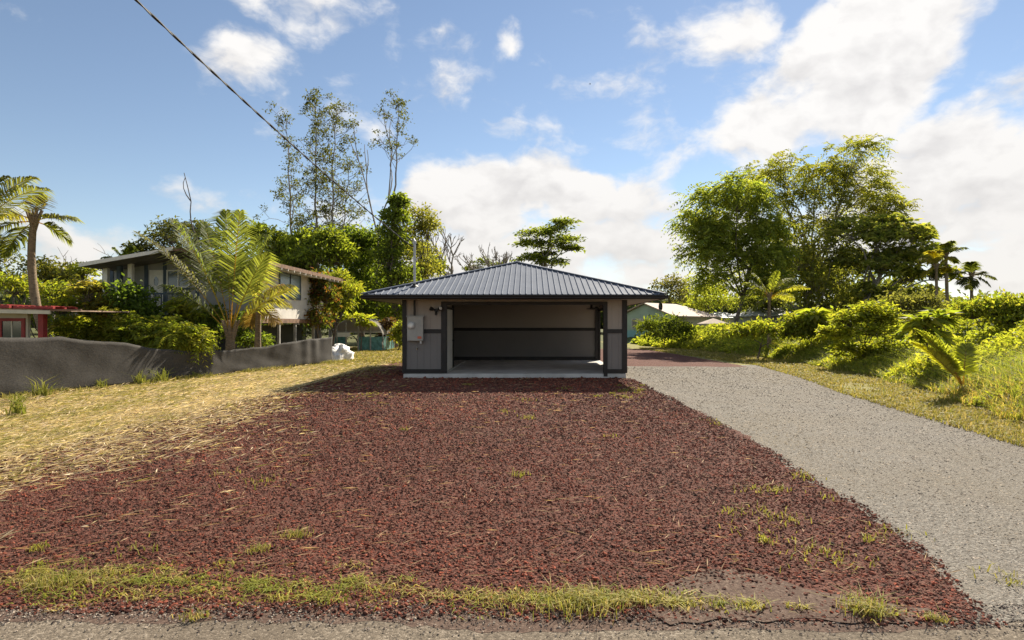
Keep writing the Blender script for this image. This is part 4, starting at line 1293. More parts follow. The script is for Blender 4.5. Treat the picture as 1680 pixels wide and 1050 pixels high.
plant('vine_tree', 'vine-draped green column of foliage left of the service mast', 'tree', 648, 44.0, [(655, 335, 14, 16), (652, 362, 22, 22), (645, 392, 26, 26), (640, 425, 28, 28), (655, 455, 32, 28), (640, 490, 34, 28), (660, 520, 30, 26)], [(0.143, 0.189, 0.026), (0.104, 0.143, 0.021), (0.065, 0.098, 0.017)], 65, 'tuft', (.30, .15), 1.6, 10, 0.2, nt=46, limb_k=0.1)
plant('leafy_tree', 'olive green spreading tree behind the service mast', 'tree', 690, 47.0, [(690, 358, 24, 18), (705, 378, 20, 22), (680, 385, 26, 22), (690, 415, 30, 26), (700, 445, 26, 24), (685, 470, 34, 26)], [(0.131, 0.144, 0.035), (0.094, 0.106, 0.025), (0.163, 0.163, 0.037)], 66, 'tuft', (.28, .12), 1.2, 9, 0.16, nt=38)
plant('mango_tree', 'yellow-green drooping mango tree right of the grey house', 'tree', 546, 36.0, [(558, 460, 20, 16), (570, 478, 20, 20), (550, 486, 18, 20), (562, 500, 20, 13), (540, 510, 16, 14)], LIM, 67, 'tuft', (.30, .085), 1.0, 10, 0.10, nt=38)
plant('red_leaf_shrub', 'red and green leaved shrub against the right end of the grey house', 'shrub', 522, 33.5, [(520, 462, 22, 14), (510, 490, 20, 26), (535, 490, 20, 26), (522, 525, 28, 24)], REDL, 68, 'tuft', (.26, .10), 1.0, 10, 0.08, nt=44, parts=('stems', 'foliage'))
plant('ti_plant', 'red-brown leaved ti plant by the left corner of the garage', 'plant', 632, 40.0, [(625, 540, 10, 14), (634, 556, 14, 14), (640, 535, 10, 12)], [(.10, .045, .03), (.13, .08, .04), (.09, .08, .03)], 69, 'whorl', (.5, .12), 1.0, 10, 0.04, nt=14, parts=('stems', 'foliage'))
plant('green_shrub', 'yellowish shrub beside the red ti plant behind the garage', 'shrub', 652, 39.0, [(650, 552, 12, 16), (660, 540, 14, 14), (664, 562, 14, 12)], BRI, 70, 'tuft', (.24, .10), 1.0, 10, 0.05, nt=30, parts=('stems', 'foliage'))
plant('green_shrub', 'dark green undergrowth bush behind the hoop shelter', 'shrub', 590, 50.0, [(545, 540, 40, 28), (600, 530, 40, 30), (650, 540, 40, 30), (500, 545, 40, 26)], DRK, 71, 'tuft', (.26, .12), 1.0, 10, 0.06, nt=46, parts=('stems', 'foliage'))
plant('papaya_tree', 'small bright papaya growing over the hoop shelter roof', 'tree', 592, 37.6, [(590, 521, 26, 5), (600, 531, 10, 6)], LIM, 72, 'flat', (.34, .15), 1.0, 9, 0.05, nt=16)
plant('leafy_tree', 'wide dark green tree in the wood behind the tall thin trees', 'tree', 500, 58.0, [(450, 425, 34, 22), (490, 412, 34, 22), (530, 418, 36, 22), (465, 455, 40, 26), (515, 455, 44, 26), (480, 490, 50, 26), (530, 495, 44, 28)], [(0.090, 0.128, 0.027), (0.128, 0.165, 0.030), (0.068, 0.098, 0.022)], 73, 'tuft', (.42, .2), 1.5, 10, 0.2, nt=40)
plant('leafy_tree', 'wide olive tree in the wood behind the vine column', 'tree', 630, 58.0, [(580, 420, 34, 24), (625, 415, 34, 24), (670, 410, 34, 24), (600, 460, 44, 28), (655, 455, 44, 28), (620, 505, 50, 28), (680, 495, 40, 28), (705, 440, 24, 22)], [(0.109, 0.131, 0.029), (0.145, 0.167, 0.035), (0.080, 0.102, 0.023)], 74, 'tuft', (.42, .2), 1.5, 10, 0.2, nt=40)
# tall thin trees
ohia('tall thin tree farthest left of the row behind the house, forked low crown', 492, 47.0, 470, 195, 81, 30, 0.40, 0.13, 0.75, 0.9, 1.15)
ohia('tallest thin tree of the row, its tip above all others', 524, 46.0, 519, 160, 82, 44, 0.38, 0.15, 0.95, 1.2, 0.95)
ohia('tall thin tree with the spreading right side beside the tallest one', 540, 45.0, 552, 180, 83, 40, 0.42, 0.14, 0.95, 1.2, 1.25)
ohia('short thin tree between the tall ones and the right hand snag', 556, 48.0, 575, 270, 84, 24, 0.5, 0.11, 0.95, 1.1, 1.4)
ohia('tall tree with leafy top standing alone above the vine column', 630, 46.0, 655, 170, 85, 18, 0.72, 0.16, 0.8, 1.2, 0.9)
ohia('short leafy thin tree low on the left edge of the tall group', 470, 49.0, 478, 300, 87, 22, 0.45, 0.12, 0.9, 1.0, 1.5)
bare('dead_tree', 'pale bare forked snag just left of the lone tall tree', 626, 45.0, 612, 180, 86, 3, 0.20, 0.13, 2, 'bare dead trees centre')
bare('dead_tree', 'leafless fan-shaped tree behind the left roof slope of the garage', 735, 62.0, 748, 366, 91, 5, 0.34, 0.26, 3, 'bare dead trees centre')
bare('dead_tree', 'leafless fan-shaped tree just left of the umbrella tree', 828, 66.0, 832, 362, 92, 5, 0.32, 0.26, 3, 'bare dead trees centre')
plant('umbrella_tree', 'flat-topped umbrella tree rising behind the garage roof peak', 'tree', 898, 64.0, [(925, 366, 24, 8), (905, 378, 38, 8), (880, 386, 30, 7), (930, 392, 28, 8), (870, 400, 26, 7), (905, 402, 40, 7), (895, 416, 24, 6), (938, 408, 18, 5), (870, 424, 24, 6), (905, 430, 30, 6)],
      [(0.102, 0.138, 0.026), (0.072, 0.102, 0.022), (0.132, 0.162, 0.030)], 93, 'flat', (.42, .20), 1.5, 10, 0.20, fork=(890, 425), nt=24, bark='bark_pale', trunks=3, limb_k=-0.2)
plant('umbrella_tree', 'low flat-topped tree left of the garage roof peak', 'tree', 800, 70.0, [(790, 430, 18, 6), (815, 436, 22, 6), (775, 440, 16, 5)], [(.08, .105, .022), (.06, .08, .018)], 94, 'flat', (.42, .18), 1.0, 10, 0.14, nt=18, bark='bark_pale')

# ------------------------------------------------------------------ right: the big trees
plant('big_tree', 'leaning feathery tree at the left end of the big right clump', 'tree', 1192, 44.0, [(1160, 335, 40, 30), (1140, 372, 30, 26), (1200, 322, 40, 26), (1150, 420, 32, 40), (1172, 465, 34, 32), (1212, 372, 44, 36), (1232, 425, 36, 36), (1190, 405, 34, 34), (1240, 330, 30, 24), (1165, 385, 30, 26), (1258, 378, 32, 28), (1268, 425, 30, 28), (1250, 465, 30, 24)],
      [(0.115, 0.162, 0.034), (0.162, 0.203, 0.038), (0.203, 0.230, 0.041)], 101, 'spray', (.30, .11), 0.95, 4, 0.15, fork=(1228, 440), nt=36, spl=1.25, lean=0.02)
plant('big_tree', 'tallest airy tree with fine bamboo-like leaves in the right clump', 'tree', 1318, 50.0, [(1250, 295, 40, 26), (1288, 280, 40, 28), (1395, 256, 44, 20), (1352, 285, 44, 30), (1418, 292, 40, 28), (1442, 330, 36, 36), (1396, 330, 48, 36), (1330, 330, 46, 40), (1282, 335, 40, 34), (1360, 375, 50, 34), (1430, 375, 36, 28), (1375, 290, 30, 26), (1305, 380, 40, 30), (1268, 392, 34, 28), (1262, 440, 34, 30), (1305, 440, 34, 30), (1460, 350, 30, 24)],
      [(.14, .16, .03), (.11, .135, .026), (.18, .185, .035)], 102, 'spray', (.36, .10), 0.75, 3, 0.20, fork=(1335, 400), nt=36, spl=1.3, bark='bark_pale', trunks=3)
plant('big_tree', 'dense shady tree in the middle of the right clump', 'tree', 1345, 47.0, [(1300, 425, 46, 40), (1355, 420, 50, 40), (1325, 470, 46, 38), (1385, 460, 46, 38), (1275, 480, 34, 34), (1350, 505, 54, 26), (1410, 500, 40, 28)],
      [(0.108, 0.135, 0.034), (0.149, 0.169, 0.041), (0.189, 0.196, 0.054)], 103, 'tuft', (.36, .16), 1.1, 10, 0.20, nt=48, bark='bark_pale', trunks=3)
plant('big_tree', 'broad-leaved dark tree at the right end of the big clump', 'tree', 1392, 44.0, [(1430, 398, 40, 30), (1478, 388, 40, 26), (1515, 388, 26, 20), (1492, 425, 42, 30), (1440, 445, 42, 34), (1505, 455, 34, 30), (1425, 485, 44, 28), (1470, 490, 40, 26), (1395, 380, 40, 28), (1530, 420, 18, 20), (1455, 368, 34, 20), (1540, 452, 20, 20), (1460, 425, 36, 28), (1405, 430, 36, 28), (1515, 490, 30, 20)],
      [(0.126, 0.161, 0.035), (0.091, 0.126, 0.028), (0.182, 0.210, 0.042), (0.252, 0.252, 0.084)], 104, 'whorl', (.55, .21), 1.4, 8, 0.20, fork=(1435, 460), nt=34, bark='bark_pale')
plant('leafy_tree', 'greyish tree behind the tan house roof', 'tree', 1095, 72.0, [(1085, 472, 22, 12), (1105, 466, 22, 12), (1122, 478, 20, 12), (1095, 488, 30, 12), (1130, 495, 20, 12)], GRY, 105, 'tuft', (.34, .16), 1.0, 9, 0.2, nt=34)
plant('leafy_tree', 'bright green tree between the tan house roof and the leaning trunk', 'tree', 1165, 66.0, [(1150, 482, 24, 14), (1175, 478, 22, 14), (1160, 500, 30, 14), (1195, 498, 24, 14), (1140, 505, 20, 12)], BRI, 106, 'tuft', (.36, .16), 1.0, 9, 0.2, nt=34)
plant('dark_thicket', 'dark shady thicket filling the foot of the big right trees', 'thicket', 1340, 53.0, [(1240, 500, 34, 26), (1290, 485, 40, 30), (1345, 480, 44, 34), (1400, 485, 44, 34), (1450, 480, 40, 32), (1500, 495, 34, 26), (1320, 440, 34, 24), (1380, 440, 34, 24)],
      [(0.084, 0.105, 0.031), (0.119, 0.140, 0.039), (0.070, 0.087, 0.025)], 107, 'tuft', (.42, .19), 1.9, 10, 0.16, nt=40, bark='bark_pale', trunks=4, parts=('stems', 'foliage'))
palm('small yellow-green palm under the big trees on the right', 1262, 32.0, 1262, 488, [(1214, 492, .1), (1218, 466, -.2), (1240, 448, .3), (1272, 446, -.2), (1302, 456, .2), (1326, 474, -.1), (1310, 492, .4), (1232, 510, -.3), (1288, 505, -.4), (1250, 470, .7)],
     [(.17, .18, .03), (.13, .155, .028)], 111, tr=0.09, nl=38, ll=0.6, lw=0.06, arch=0.25)
palm('taller slim palm at the right end of the big trees', 1556, 40.0, 1552, 420, [(1530, 412), (1542, 402), (1556, 398), (1570, 404), (1582, 408), (1535, 432), (1572, 430)], [(.13, .15, .03), (.10, .125, .03)], 112, tr=0.11, nl=26, ll=0.75, lw=0.10, arch=0.25)
palm('yellowing palm left of the slim palm against the big trees', 1538, 39.0, 1536, 440, [(1512, 425), (1522, 414), (1540, 412), (1556, 424), (1560, 445), (1515, 452)], [(.24, .22, .03), (.19, .19, .03)], 113, tr=0.10, nl=26, ll=0.75, lw=0.10, arch=0.25)
palm('low palm standing alone against the grey cloud on the right', 1594, 42.0, 1594, 453, [(1570, 466), (1572, 446), (1586, 432), (1602, 434), (1618, 448), (1637, 458), (1612, 470), (1580, 474)], [(.075, .09, .025), (.06, .075, .02)], 114, tr=0.11, nl=26, ll=0.75, lw=0.09, arch=0.22)
# shrubs rising out of the ground cover
plant('bright_shrub', 'rounded bright yellow-green shrub in front of the big trees', 'shrub', 1415, 23.0, [(1415, 512, 34, 18), (1388, 528, 28, 18), (1445, 525, 28, 20), (1415, 545, 44, 18), (1370, 548, 24, 16), (1395, 575, 34, 16), (1440, 575, 34, 16)], LIM, 121, 'flat', (.20, .10), 1.0, 12, 0.05, nt=40, parts=('stems', 'foliage'))
plant('broadleaf_plant', 'fresh green broad-leaved plant left of the bright rounded shrub', 'plant', 1330, 28.5, [(1332, 522, 16, 10), (1318, 538, 14, 10), (1340, 545, 16, 10)], BRI, 122, 'whorl', (.85, .24), 1.0, 9, 0.04, nt=7, parts=('stems', 'foliage'))
plant('dark_shrub', 'grey-green shrub right of the bright rounded shrub', 'shrub', 1495, 25.0, [(1480, 500, 28, 20), (1515, 498, 26, 20), (1495, 525, 36, 20), (1530, 520, 22, 18)], [(.10, .11, .045), (.13, .135, .05), (.08, .09, .035)], 123, 'tuft', (.18, .08), 1.0, 10, 0.05, nt=46, parts=('stems', 'foliage'))
plant('broadleaf_plant', 'broad-leaved plant behind the yellow young palm on the right', 'plant', 1520, 18.0, [(1512, 532, 16, 12), (1545, 526, 16, 12), (1525, 555, 20, 14)], BRI, 124, 'whorl', (.6, .16), 1.0, 9, 0.04, nt=7, parts=('stems', 'foliage'))
plant('dark_shrub', 'dark green shrub in front of the teal house', 'shrub', 1090, 43.0, [(1065, 538, 22, 14), (1095, 532, 26, 16), (1120, 542, 20, 12), (1085, 552, 34, 12)], [(.06, .09, .016), (.11, .14, .02), (.04, .06, .012)], 125, 'tuft', (.34, .09), 1.0, 10, 0.06, nt=44, parts=('stems', 'foliage'))
plant('bright_shrub', 'lime green shrub at the far right behind the tall grass', 'shrub', 1610, 20.0, [(1580, 512, 30, 16), (1620, 505, 34, 18), (1660, 505, 34, 18), (1640, 525, 50, 18), (1690, 510, 30, 20)], BRI, 126, 'tuft', (.15, .075), 1.0, 12, 0.05, nt=60, parts=('stems', 'foliage'))
plant('green_shrub', 'mid green bush under the small yellow-green palm', 'shrub', 1240, 29.0, [(1215, 545, 30, 14), (1250, 540, 30, 14), (1290, 545, 30, 14)], BRI, 127, 'tuft', (.22, .10), 1.0, 10, 0.05, nt=44, parts=('stems', 'foliage'))
plant('green_shrub', 'bushy green shrub behind the bright rounded shrub and the trunks', 'shrub', 1350, 29.0, [(1330, 535, 34, 14), (1375, 530, 34, 16), (1300, 530, 24, 14)], BRI, 128, 'tuft', (.22, .10), 1.0, 10, 0.05, nt=44, parts=('stems', 'foliage'))
palm('young palm with broad yellow fronds beside the tall grass on the right', 1580, 14.2, 1580, 634, [(1494, 540, -.1), (1520, 545, .1), (1560, 548, .4), (1602, 565, .3), (1530, 575, -.2), (1502, 562, .1)], YEL, 131, tr=0.05, nl=60, ll=0.34, lw=0.06, arch=0.18, crown_skirt=False, close=True, name='young_palm')


# ------------------------------------------------------------------ ground cover on the right
def edge_x(Y):
    return np.interp(Y, [4, 8, 10.75, 15.7, 21.8, 28, 35, 45, 60], [9.6, 8.9, 9.1, 11.0, 12.0, 12.6, 12.2, 9.6, 9.0])


def cover_h(Xv, Y):
    d = Xv - edge_x(Y) - 0.5 * wob(Y * 0.8, Xv * 0.3, 3)
    hn = np.interp(Y, [4, 10, 14, 22, 30, 40, 60], [0.7, 0.85, 0.95, 1.0, 1.0, 1.1, 1.1])
    hf = np.interp(Y, [4, 10, 14, 22, 30, 40, 60], [1.9, 2.3, 2.5, 2.3, 1.8, 1.6, 1.5])
    h = hn * (1 - np.exp(-np.clip(d, 0, 99) / 1.25)) + (hf - hn) * np.clip((d - 1.5) / 4.0, 0, 1)
    h *= 0.9 + 0.20 * wob(Xv * 0.55, Y * 0.55, 5) + 0.10 * wob(Xv * 2.2, Y * 2.2, 9)
    return np.where(d > 0, np.clip(h, 0, 9), 0.0)


r = rs(201)
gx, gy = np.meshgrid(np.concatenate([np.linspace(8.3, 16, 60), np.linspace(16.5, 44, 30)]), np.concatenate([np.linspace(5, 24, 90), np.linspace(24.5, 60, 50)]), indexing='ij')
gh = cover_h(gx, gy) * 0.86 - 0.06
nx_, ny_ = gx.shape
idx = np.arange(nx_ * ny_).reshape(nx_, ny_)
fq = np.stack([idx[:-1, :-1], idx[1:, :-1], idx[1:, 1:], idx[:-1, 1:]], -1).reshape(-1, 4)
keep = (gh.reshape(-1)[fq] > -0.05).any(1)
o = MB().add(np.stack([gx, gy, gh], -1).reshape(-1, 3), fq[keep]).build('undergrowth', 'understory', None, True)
tag(o, 'dark tangled undergrowth beneath the creeper beside the driveway', 'undergrowth', kind='stuff')
N = 190000
Yc = 7.0 + 46.0 * r.rand(N) ** 1.25
Xc = edge_x(Yc) - 0.4 + (0.85 * Yc + 5 - edge_x(Yc) + 0.4) * r.rand(N) ** 1.5
hc = cover_h(Xc, Yc)
k = (hc > 0.05) & (Xc < Yc * 0.95 + 3)
Xc, Yc, hc = Xc[k], Yc[k], hc[k]
n = len(Xc)
zc_ = hc * (1.03 - 0.45 * r.rand(n) ** 2.2) + r.normal(size=n) * 0.05
pos = np.stack([Xc, Yc, np.maximum(zc_, 0.03)], 1)
dr = unit(r.normal(size=(n, 3)) * (1, 1, 0.6) + np.array([-0.25, -0.25, 0.35]))
L = (0.042 + 0.0048 * Yc) * r.uniform(0.6, 1.5, n)
patchv = wob(Xc * 0.5, Yc * 0.5, 12)
colA, colB = pick(r, [(.22, .25, .028), (.18, .225, .025), (.27, .27, .04)], n), pick(r, [(.13, .165, .025), (.16, .20, .028), (.10, .13, .022)], n)
w_ = np.clip(0.6 + 0.7 * patchv + r.normal(size=n) * 0.15, 0, 1)[:, None]
mb = MB()
leaves(mb, r, pos, dr, L, L * 0.5, colA * w_ + colB * (1 - w_), 0.15, 1.0)
o = mb.build('creeper_ground_cover', 'leaf', None)
tag(o, 'dense bright green creeper covering the ground right of the driveway', 'ground cover', kind='stuff')


def blades(mb, r, x, y, z, hgt, wid, col, lean=0.5, curl=0.35):
    n = len(x)
    az = r.rand(n) * 2 * math.pi
    ln = lean * r.rand(n) * hgt
    d = np.stack([np.cos(az), np.sin(az), np.zeros(n)], 1)
    wv = np.stack([-np.sin(az + r.normal(size=n)), np.cos(az + r.normal(size=n)), np.zeros(n)], 1)
    b = np.stack([x, y, z], 1)
    m1 = b + d * (ln * 0.35)[:, None] + np.array([0, 0, 1]) * (hgt * 0.55)[:, None]
    t = b + d * (ln * (1 + curl))[:, None] + np.array([0, 0, 1]) * (hgt * np.clip(1 - 0.25 * lean, 0.4, 1))[:, None]
    w = wv * (wid / 2)[:, None]
    v = np.stack([b - w, b + w, m1 + w * 0.8, m1 - w * 0.8, t], 1).reshape(-1, 3)
    i = np.arange(n)[:, None] * 5
    mb.add(v, i + np.array([[0, 1, 2, 3]]), np.repeat(col, 5, 0))
    mb.f.setdefault(3, []).append(i + np.array([[3, 2, 4]]) + mb.n - n * 5)


# tall guinea grass at the near right
r = rs(202)
N = 30000
y = 8.6 + 30.0 * r.rand(N) ** 1.9
x = edge_x(y) - 0.35 + (3.6 * r.rand(N) ** 1.5) * (1 + 0.02 * y) + 0.25 * wob(y, y * 2, 1)
d_ = x - edge_x(y)
near_ = np.clip((17 - y) / 4, 0, 1)
hgt = np.clip(0.28 + (0.40 + 0.38 * near_) * np.clip(d_ + 0.3, 0, 1.6), 0.22, 1.5) * r.uniform(0.6, 1.25, N) + cover_h(x, y) * 0.35 * (1 - near_)
gc = pick(r, [(.13, .165, .035), (.17, .185, .045), (.10, .135, .03)], N)
dryk = (r.rand(N) < np.clip(0.5 - 0.35 * d_, 0.05, 0.5) * (0.35 + 0.65 * near_))[:, None]
gc = np.where(dryk, pick(r, DRY, N), gc)
mb = MB()
blades(mb, r, x, y, np.zeros(N), hgt, r.uniform(0.008, 0.018, N) * (0.4 + y / 20), gc, 0.9, 0.6)
o = mb.build('tall_grass', 'leaf', None)
tag(o, 'tall green and dry grass growing along the right edge of the driveway', 'grass', kind='stuff')

# ------------------------------------------------------------------ grass, straw and weeds on the ground
r = rs(203)


def inpoly(x, y, poly):
    c = np.zeros(len(x), bool)
    n = len(poly)
    for i in range(n):
        x0, y0, x1, y1 = *poly[i], *poly[(i + 1) % n]
        if y0 == y1:
            continue
        k = ((y0 > y) != (y1 > y)) & (x < (x1 - x0) * (y - y0) / (y1 - y0) + x0)
        c ^= k
    return c


def strawdens(x, y):
    left = np.interp(y, [3.6, 5.7, 8.2, 10.75, 15, 17, 27, 45], [-6.6, -6.2, -6.0, -5.9, -6.0, -6.3, -6.5, -5.0])
    d = left - x + 0.9 * wob(x * 0.7, y * 0.7, 2)
    fringe = 0.16 * np.clip((-2.6 - x) / 3.0, 0, 1) * np.clip(0.4 + 1.4 * wob(x * 0.9, y * 1.3, 11), 0, 1)
    return np.clip(np.maximum(0.5 + d / 2.3, fringe), 0.0, 1)


def fence_x(y):
    return np.interp(y, FEN[:, 1], FEN[:, 0])


# lying dry grass
N = 170000
y = 3.8 + 34 * r.rand(N) ** 1.7
x = -0.86 * y - 2.0 + (0.86 * y + 4.0) * r.rand(N)
k = (r.rand(N) < strawdens(x, y) * np.clip(1.2 - 0.02 * y, .3, 1)) & (x > fence_x(np.clip(y, 8, 26.9)) + 0.05) & ~((y > 19) & (x > -4.3)) | ((y > 27) & (x > -13) & (x < -6.2) & (r.rand(N) < 0.7))
x, y = x[k], y[k]
n = len(x)
az = r.normal(size=n) * 0.9 + 0.35
L = r.uniform(0.06, 0.30, n) * (0.8 + 0.012 * y)
dr = unit(np.stack([np.cos(az), np.sin(az), r.normal(size=n) * 0.16 + 0.06], 1))
z = 0.02 + 0.05 * r.rand(n) * strawdens(x, y)
col = pick(r, [(.56, .47, .30), (.42, .335, .20), (.64, .56, .38), (.46, .40, .20)], n)
gk = (r.rand(n) < np.clip(0.20 + 0.5 * wob(x * 0.8, y * 0.5, 7) + 0.03 * (y - 9), 0.03, 0.7))[:, None]
col = np.where(gk, pick(r, [(.24, .25, .05), (.32, .28, .07)], n), col)
mb = MB()
leaves(mb, r, np.stack([x, y, z], 1), dr, L, 0.007 + 0.0011 * y, col, 0.0, 2.0)
# loose straws strewn over the cinders
N = 1700
y = 4.0 + 14.8 * r.rand(N) ** 1.3
x = -6.0 + 9.0 * r.rand(N) ** 1.25
az = r.normal(size=N) * 0.7 + 0.3
dr = unit(np.stack([np.cos(az), np.sin(az), r.normal(size=N) * 0.05], 1))
leaves(mb, r, np.stack([x, y, np.full(N, 0.05)], 1), dr, r.uniform(0.04, 0.24, N), 0.005 + 0.0006 * y, pick(r, [(.50, .38, .20), (.40, .28, .15)], N), 0.0, 2.0)
o = mb.build('dry_straw', 'straw', None)
tag(o, 'pale dry cut grass strewn left of the red cinders', 'straw', kind='stuff')

# short green grass: road edge, verges, yard behind
mb = MB()
PATCH = [(-4.3, .35, 30), (-3.3, .30, 46), (-2.65, .22, 44), (-2.0, .25, 34), (-1.35, .22, 40), (-0.85, .10, 10), (-0.45, .10, 12), (-0.1, .12, 14), (0.3, .17, 34), (0.62, .1, 12), (0.95, .12, 14), (1.3, .1, 6), (1.7, .3, 6), (2.1, .06, 8)]
PATCH = [p for p in PATCH for _ in range(int(p[2] * 0.62))]
for q in range(len(PATCH)):
    cx0 = PATCH[q][0] + r.normal() * PATCH[q][1]
    yc_ = np.interp(cx0, [-4.6, -3.3, -2.2, -1.2, -0.5, 0.6, 1.2, 2.3, 2.8], [4.02, 3.98, 3.98, 3.88, 3.74, 3.72, 3.66, 3.56, 3.5])
    hw = np.interp(cx0, [-4.6, -3.3, -2.2, -1.2, -0.4, 0.6, 1.1, 2.0, 2.8], [0.20, 0.22, 0.26, 0.17, 0.09, 0.09, 0.06, 0.05, 0.04])
    cy0 = yc_ + r.normal() * hw * 0.62
    m_ = r.randint(10, 52)
    s_ = r.uniform(0.02, 0.075)
    pal_ = [[(.30, .31, .035), (.24, .27, .03)], [(.36, .33, .05), (.28, .28, .04)], [(.46, .38, .14), (.30, .29, .05)], [(.20, .25, .03), (.26, .28, .035)]][r.randint(0, 4)]
    blades(mb, r, cx0 + r.normal(size=m_) * s_ * 1.5, cy0 + r.normal(size=m_) * s_ * 0.8, np.full(m_, 0.012), r.uniform(0.35, 1.0, m_) * r.uniform(0.025, 0.075), r.uniform(0.005, 0.011, m_), pick(r, pal_, m_, 0.3), 2.0, 0.7)
# scattered sprigs in the cinders
for q in range(46):
    cx0, cy0 = r.uniform(-5.0, 3.2), 3.9 + 14 * r.rand() ** 1.4
    if r.rand() < 0.45:
        cx0 = r.uniform(1.8, 3.4)
    m_ = r.randint(14, 46)
    s_ = r.uniform(0.02, 0.09)
    blades(mb, r, cx0 + r.normal(size=m_) * s_ * 1.6, cy0 + r.normal(size=m_) * s_ * 1.6, np.full(m_, 0.015), r.uniform(0.03, 0.09, m_), np.full(m_, 0.007 + 0.0006 * cy0), pick(r, [(.24, .26, .03), (.30, .28, .05)], m_), 1.2)
# bigger tufts at the road edge, lower right and left
for (tx, ty, s_, h_, m_) in ((2.05, 3.56, 0.10, 0.17, 160), (2.42, 3.48, 0.05, 0.08, 60), (0.35, 3.66, 0.22, 0.13, 420), (-0.1, 3.7, 0.2, 0.08, 160), (-2.1, 4.55, 0.10, 0.09, 90), (-1.95, 4.85, 0.10, 0.10, 110), (-3.2, 3.95, 0.2, 0.12, 260), (-2.0, 3.5, 0.06, 0.07, 60), (0.75, 3.72, 0.15, 0.10, 140), (1.15, 3.66, 0.12, 0.07, 90)):
    blades(mb, r, tx + r.normal(size=m_) * s_ * 0.6, ty + r.normal(size=m_) * s_ * 0.4, np.full(m_, 0.01), r.uniform(0.4, 1.0, m_) * h_, r.uniform(0.004, 0.008, m_), pick(r, [(.26, .27, .03), (.20, .23, .03), (.40, .33, .12)], m_), 1.1, 0.6)
# right verge
N = 34000
y = 7.0 + 36 * r.rand(N) ** 1.6
ge = np.interp(y, [3.5, 8.4, 14.4, 19, 25.2, 31, 42], [7.0, 7.2, 8.0, 9.0, 9.9, 9.2, 8.2])
x = ge - 0.15 + (edge_x(y) - ge + 0.6) * r.rand(N)
k = wob(x * 0.9, y * 0.6, 6) + 0.5 * r.rand(N) > -0.30
x, y = x[k], y[k]
n = len(x)
blades(mb, r, x, y, np.zeros(n), r.uniform(0.04, 0.16, n), 0.006 + 0.0013 * y, pick(r, [(.24, .23, .035), (.19, .205, .03), (.36, .30, .11), (.30, .26, .06)], n), 1.2)
# yard behind the garage on the left and by the fence foot
N = 9000
y = 26 + 20 * r.rand(N)
x = -13 + 8.5 * r.rand(N)
blades(mb, r, x, y, np.zeros(N), r.uniform(0.06, 0.22, N), np.full(N, 0.045), pick(r, [(.24, .23, .04), (.32, .27, .06), (.18, .20, .03)], N), 1.0)
N = 4200
y = 9 + 18 * r.rand(N)
x = fence_x(y) + 0.12 + np.abs(r.normal(size=N)) * 0.25
k = wob(x * 1.2, y * 1.7, 3) > 0.0
x, y = x[k], y[k]
n = len(x)
blades(mb, r, x, y, np.zeros(n), r.uniform(0.06, 0.26, n), np.full(n, 0.02), pick(r, [(.20, .22, .035), (.30, .27, .07)], n), 0.9)
o = mb.build('short_grass', 'straw', None)
tag(o, 'short yellow-green grass along the road edge and verges', 'grass', kind='stuff')
# single weeds along the fence
for (px, Yw, h_, sd_, lb) in ((30, 13.0, 0.34, 1, 'low green weed at the left picture edge before the fence'), (70, 13.9, 0.75, 2, 'tall thin weed in front of the fence at far left'), (165, 16.0, 0.40, 3, 'dark green weed at the foot of the fence below the leaf shadows'),
                              (232, 16.9, 0.62, 4, 'tufted bright green weed standing against the middle of the fence'), (262, 17.6, 0.68, 5, 'upright bright weed right of the tufted one by the fence'), (322, 19.0, 0.35, 6, 'small weed against the sagging low part of the fence'), (30, 11.2, 0.55, 7, 'grassy tuft in the dry straw at the left picture edge')):
    rr = rs(300 + sd_)
    wx = max(fx(px, Yw), fence_x(Yw) + 0.15)
    rt = empty('weed', (wx, Yw, 0), lb, 'weed', 'weeds along the fence')
    m_ = 46
    w_ = MB()
    blades(w_, rr, wx + rr.normal(size=m_) * 0.07, Yw + rr.normal(size=m_) * 0.07, np.full(m_, 0.0), rr.uniform(0.4, 1.0, m_) * h_, np.full(m_, 0.026), pick(rr, [(.18, .22, .03), (.24, .26, .04)], m_), 0.8, 0.5)
    w_.build('blades', 'straw', rt)

# ------------------------------------------------------------------ loose stones
t_ = (1 + 5 ** 0.5) / 2
ICO = unit(np.array([(-1, t_, 0), (1, t_, 0), (-1, -t_, 0), (1, -t_, 0), (0, -1, t_), (0, 1, t_), (0, -1, -t_), (0, 1, -t_), (t_, 0, -1), (t_, 0, 1), (-t_, 0, -1), (-t_, 0, 1)]))
ICF = np.array([(0, 11, 5), (0, 5, 1), (0, 1, 7), (0, 7, 10), (0, 10, 11), (1, 5, 9), (5, 11, 4), (11, 10, 2), (10, 7, 6), (7, 1, 8), (3, 9, 4), (3, 4, 2), (3, 2, 6), (3, 6, 8), (3, 8, 9), (4, 9, 5), (2, 4, 11), (6, 2, 10), (8, 6, 7), (9, 8, 1)])
OCT = np.array([(1, 0, 0), (-1, 0, 0), (0, 1, 0), (0, -1, 0), (0, 0, 1), (0, 0, -1)], float)
OCF = np.array([(0, 2, 4), (2, 1, 4), (1, 3, 4), (3, 0, 4), (2, 0, 5), (1, 2, 5), (3, 1, 5), (0, 3, 5)])


ICT = ICF[[i for i in range(20) if not (ICO[ICF[i]][:, 2] < -0.1).all()]]


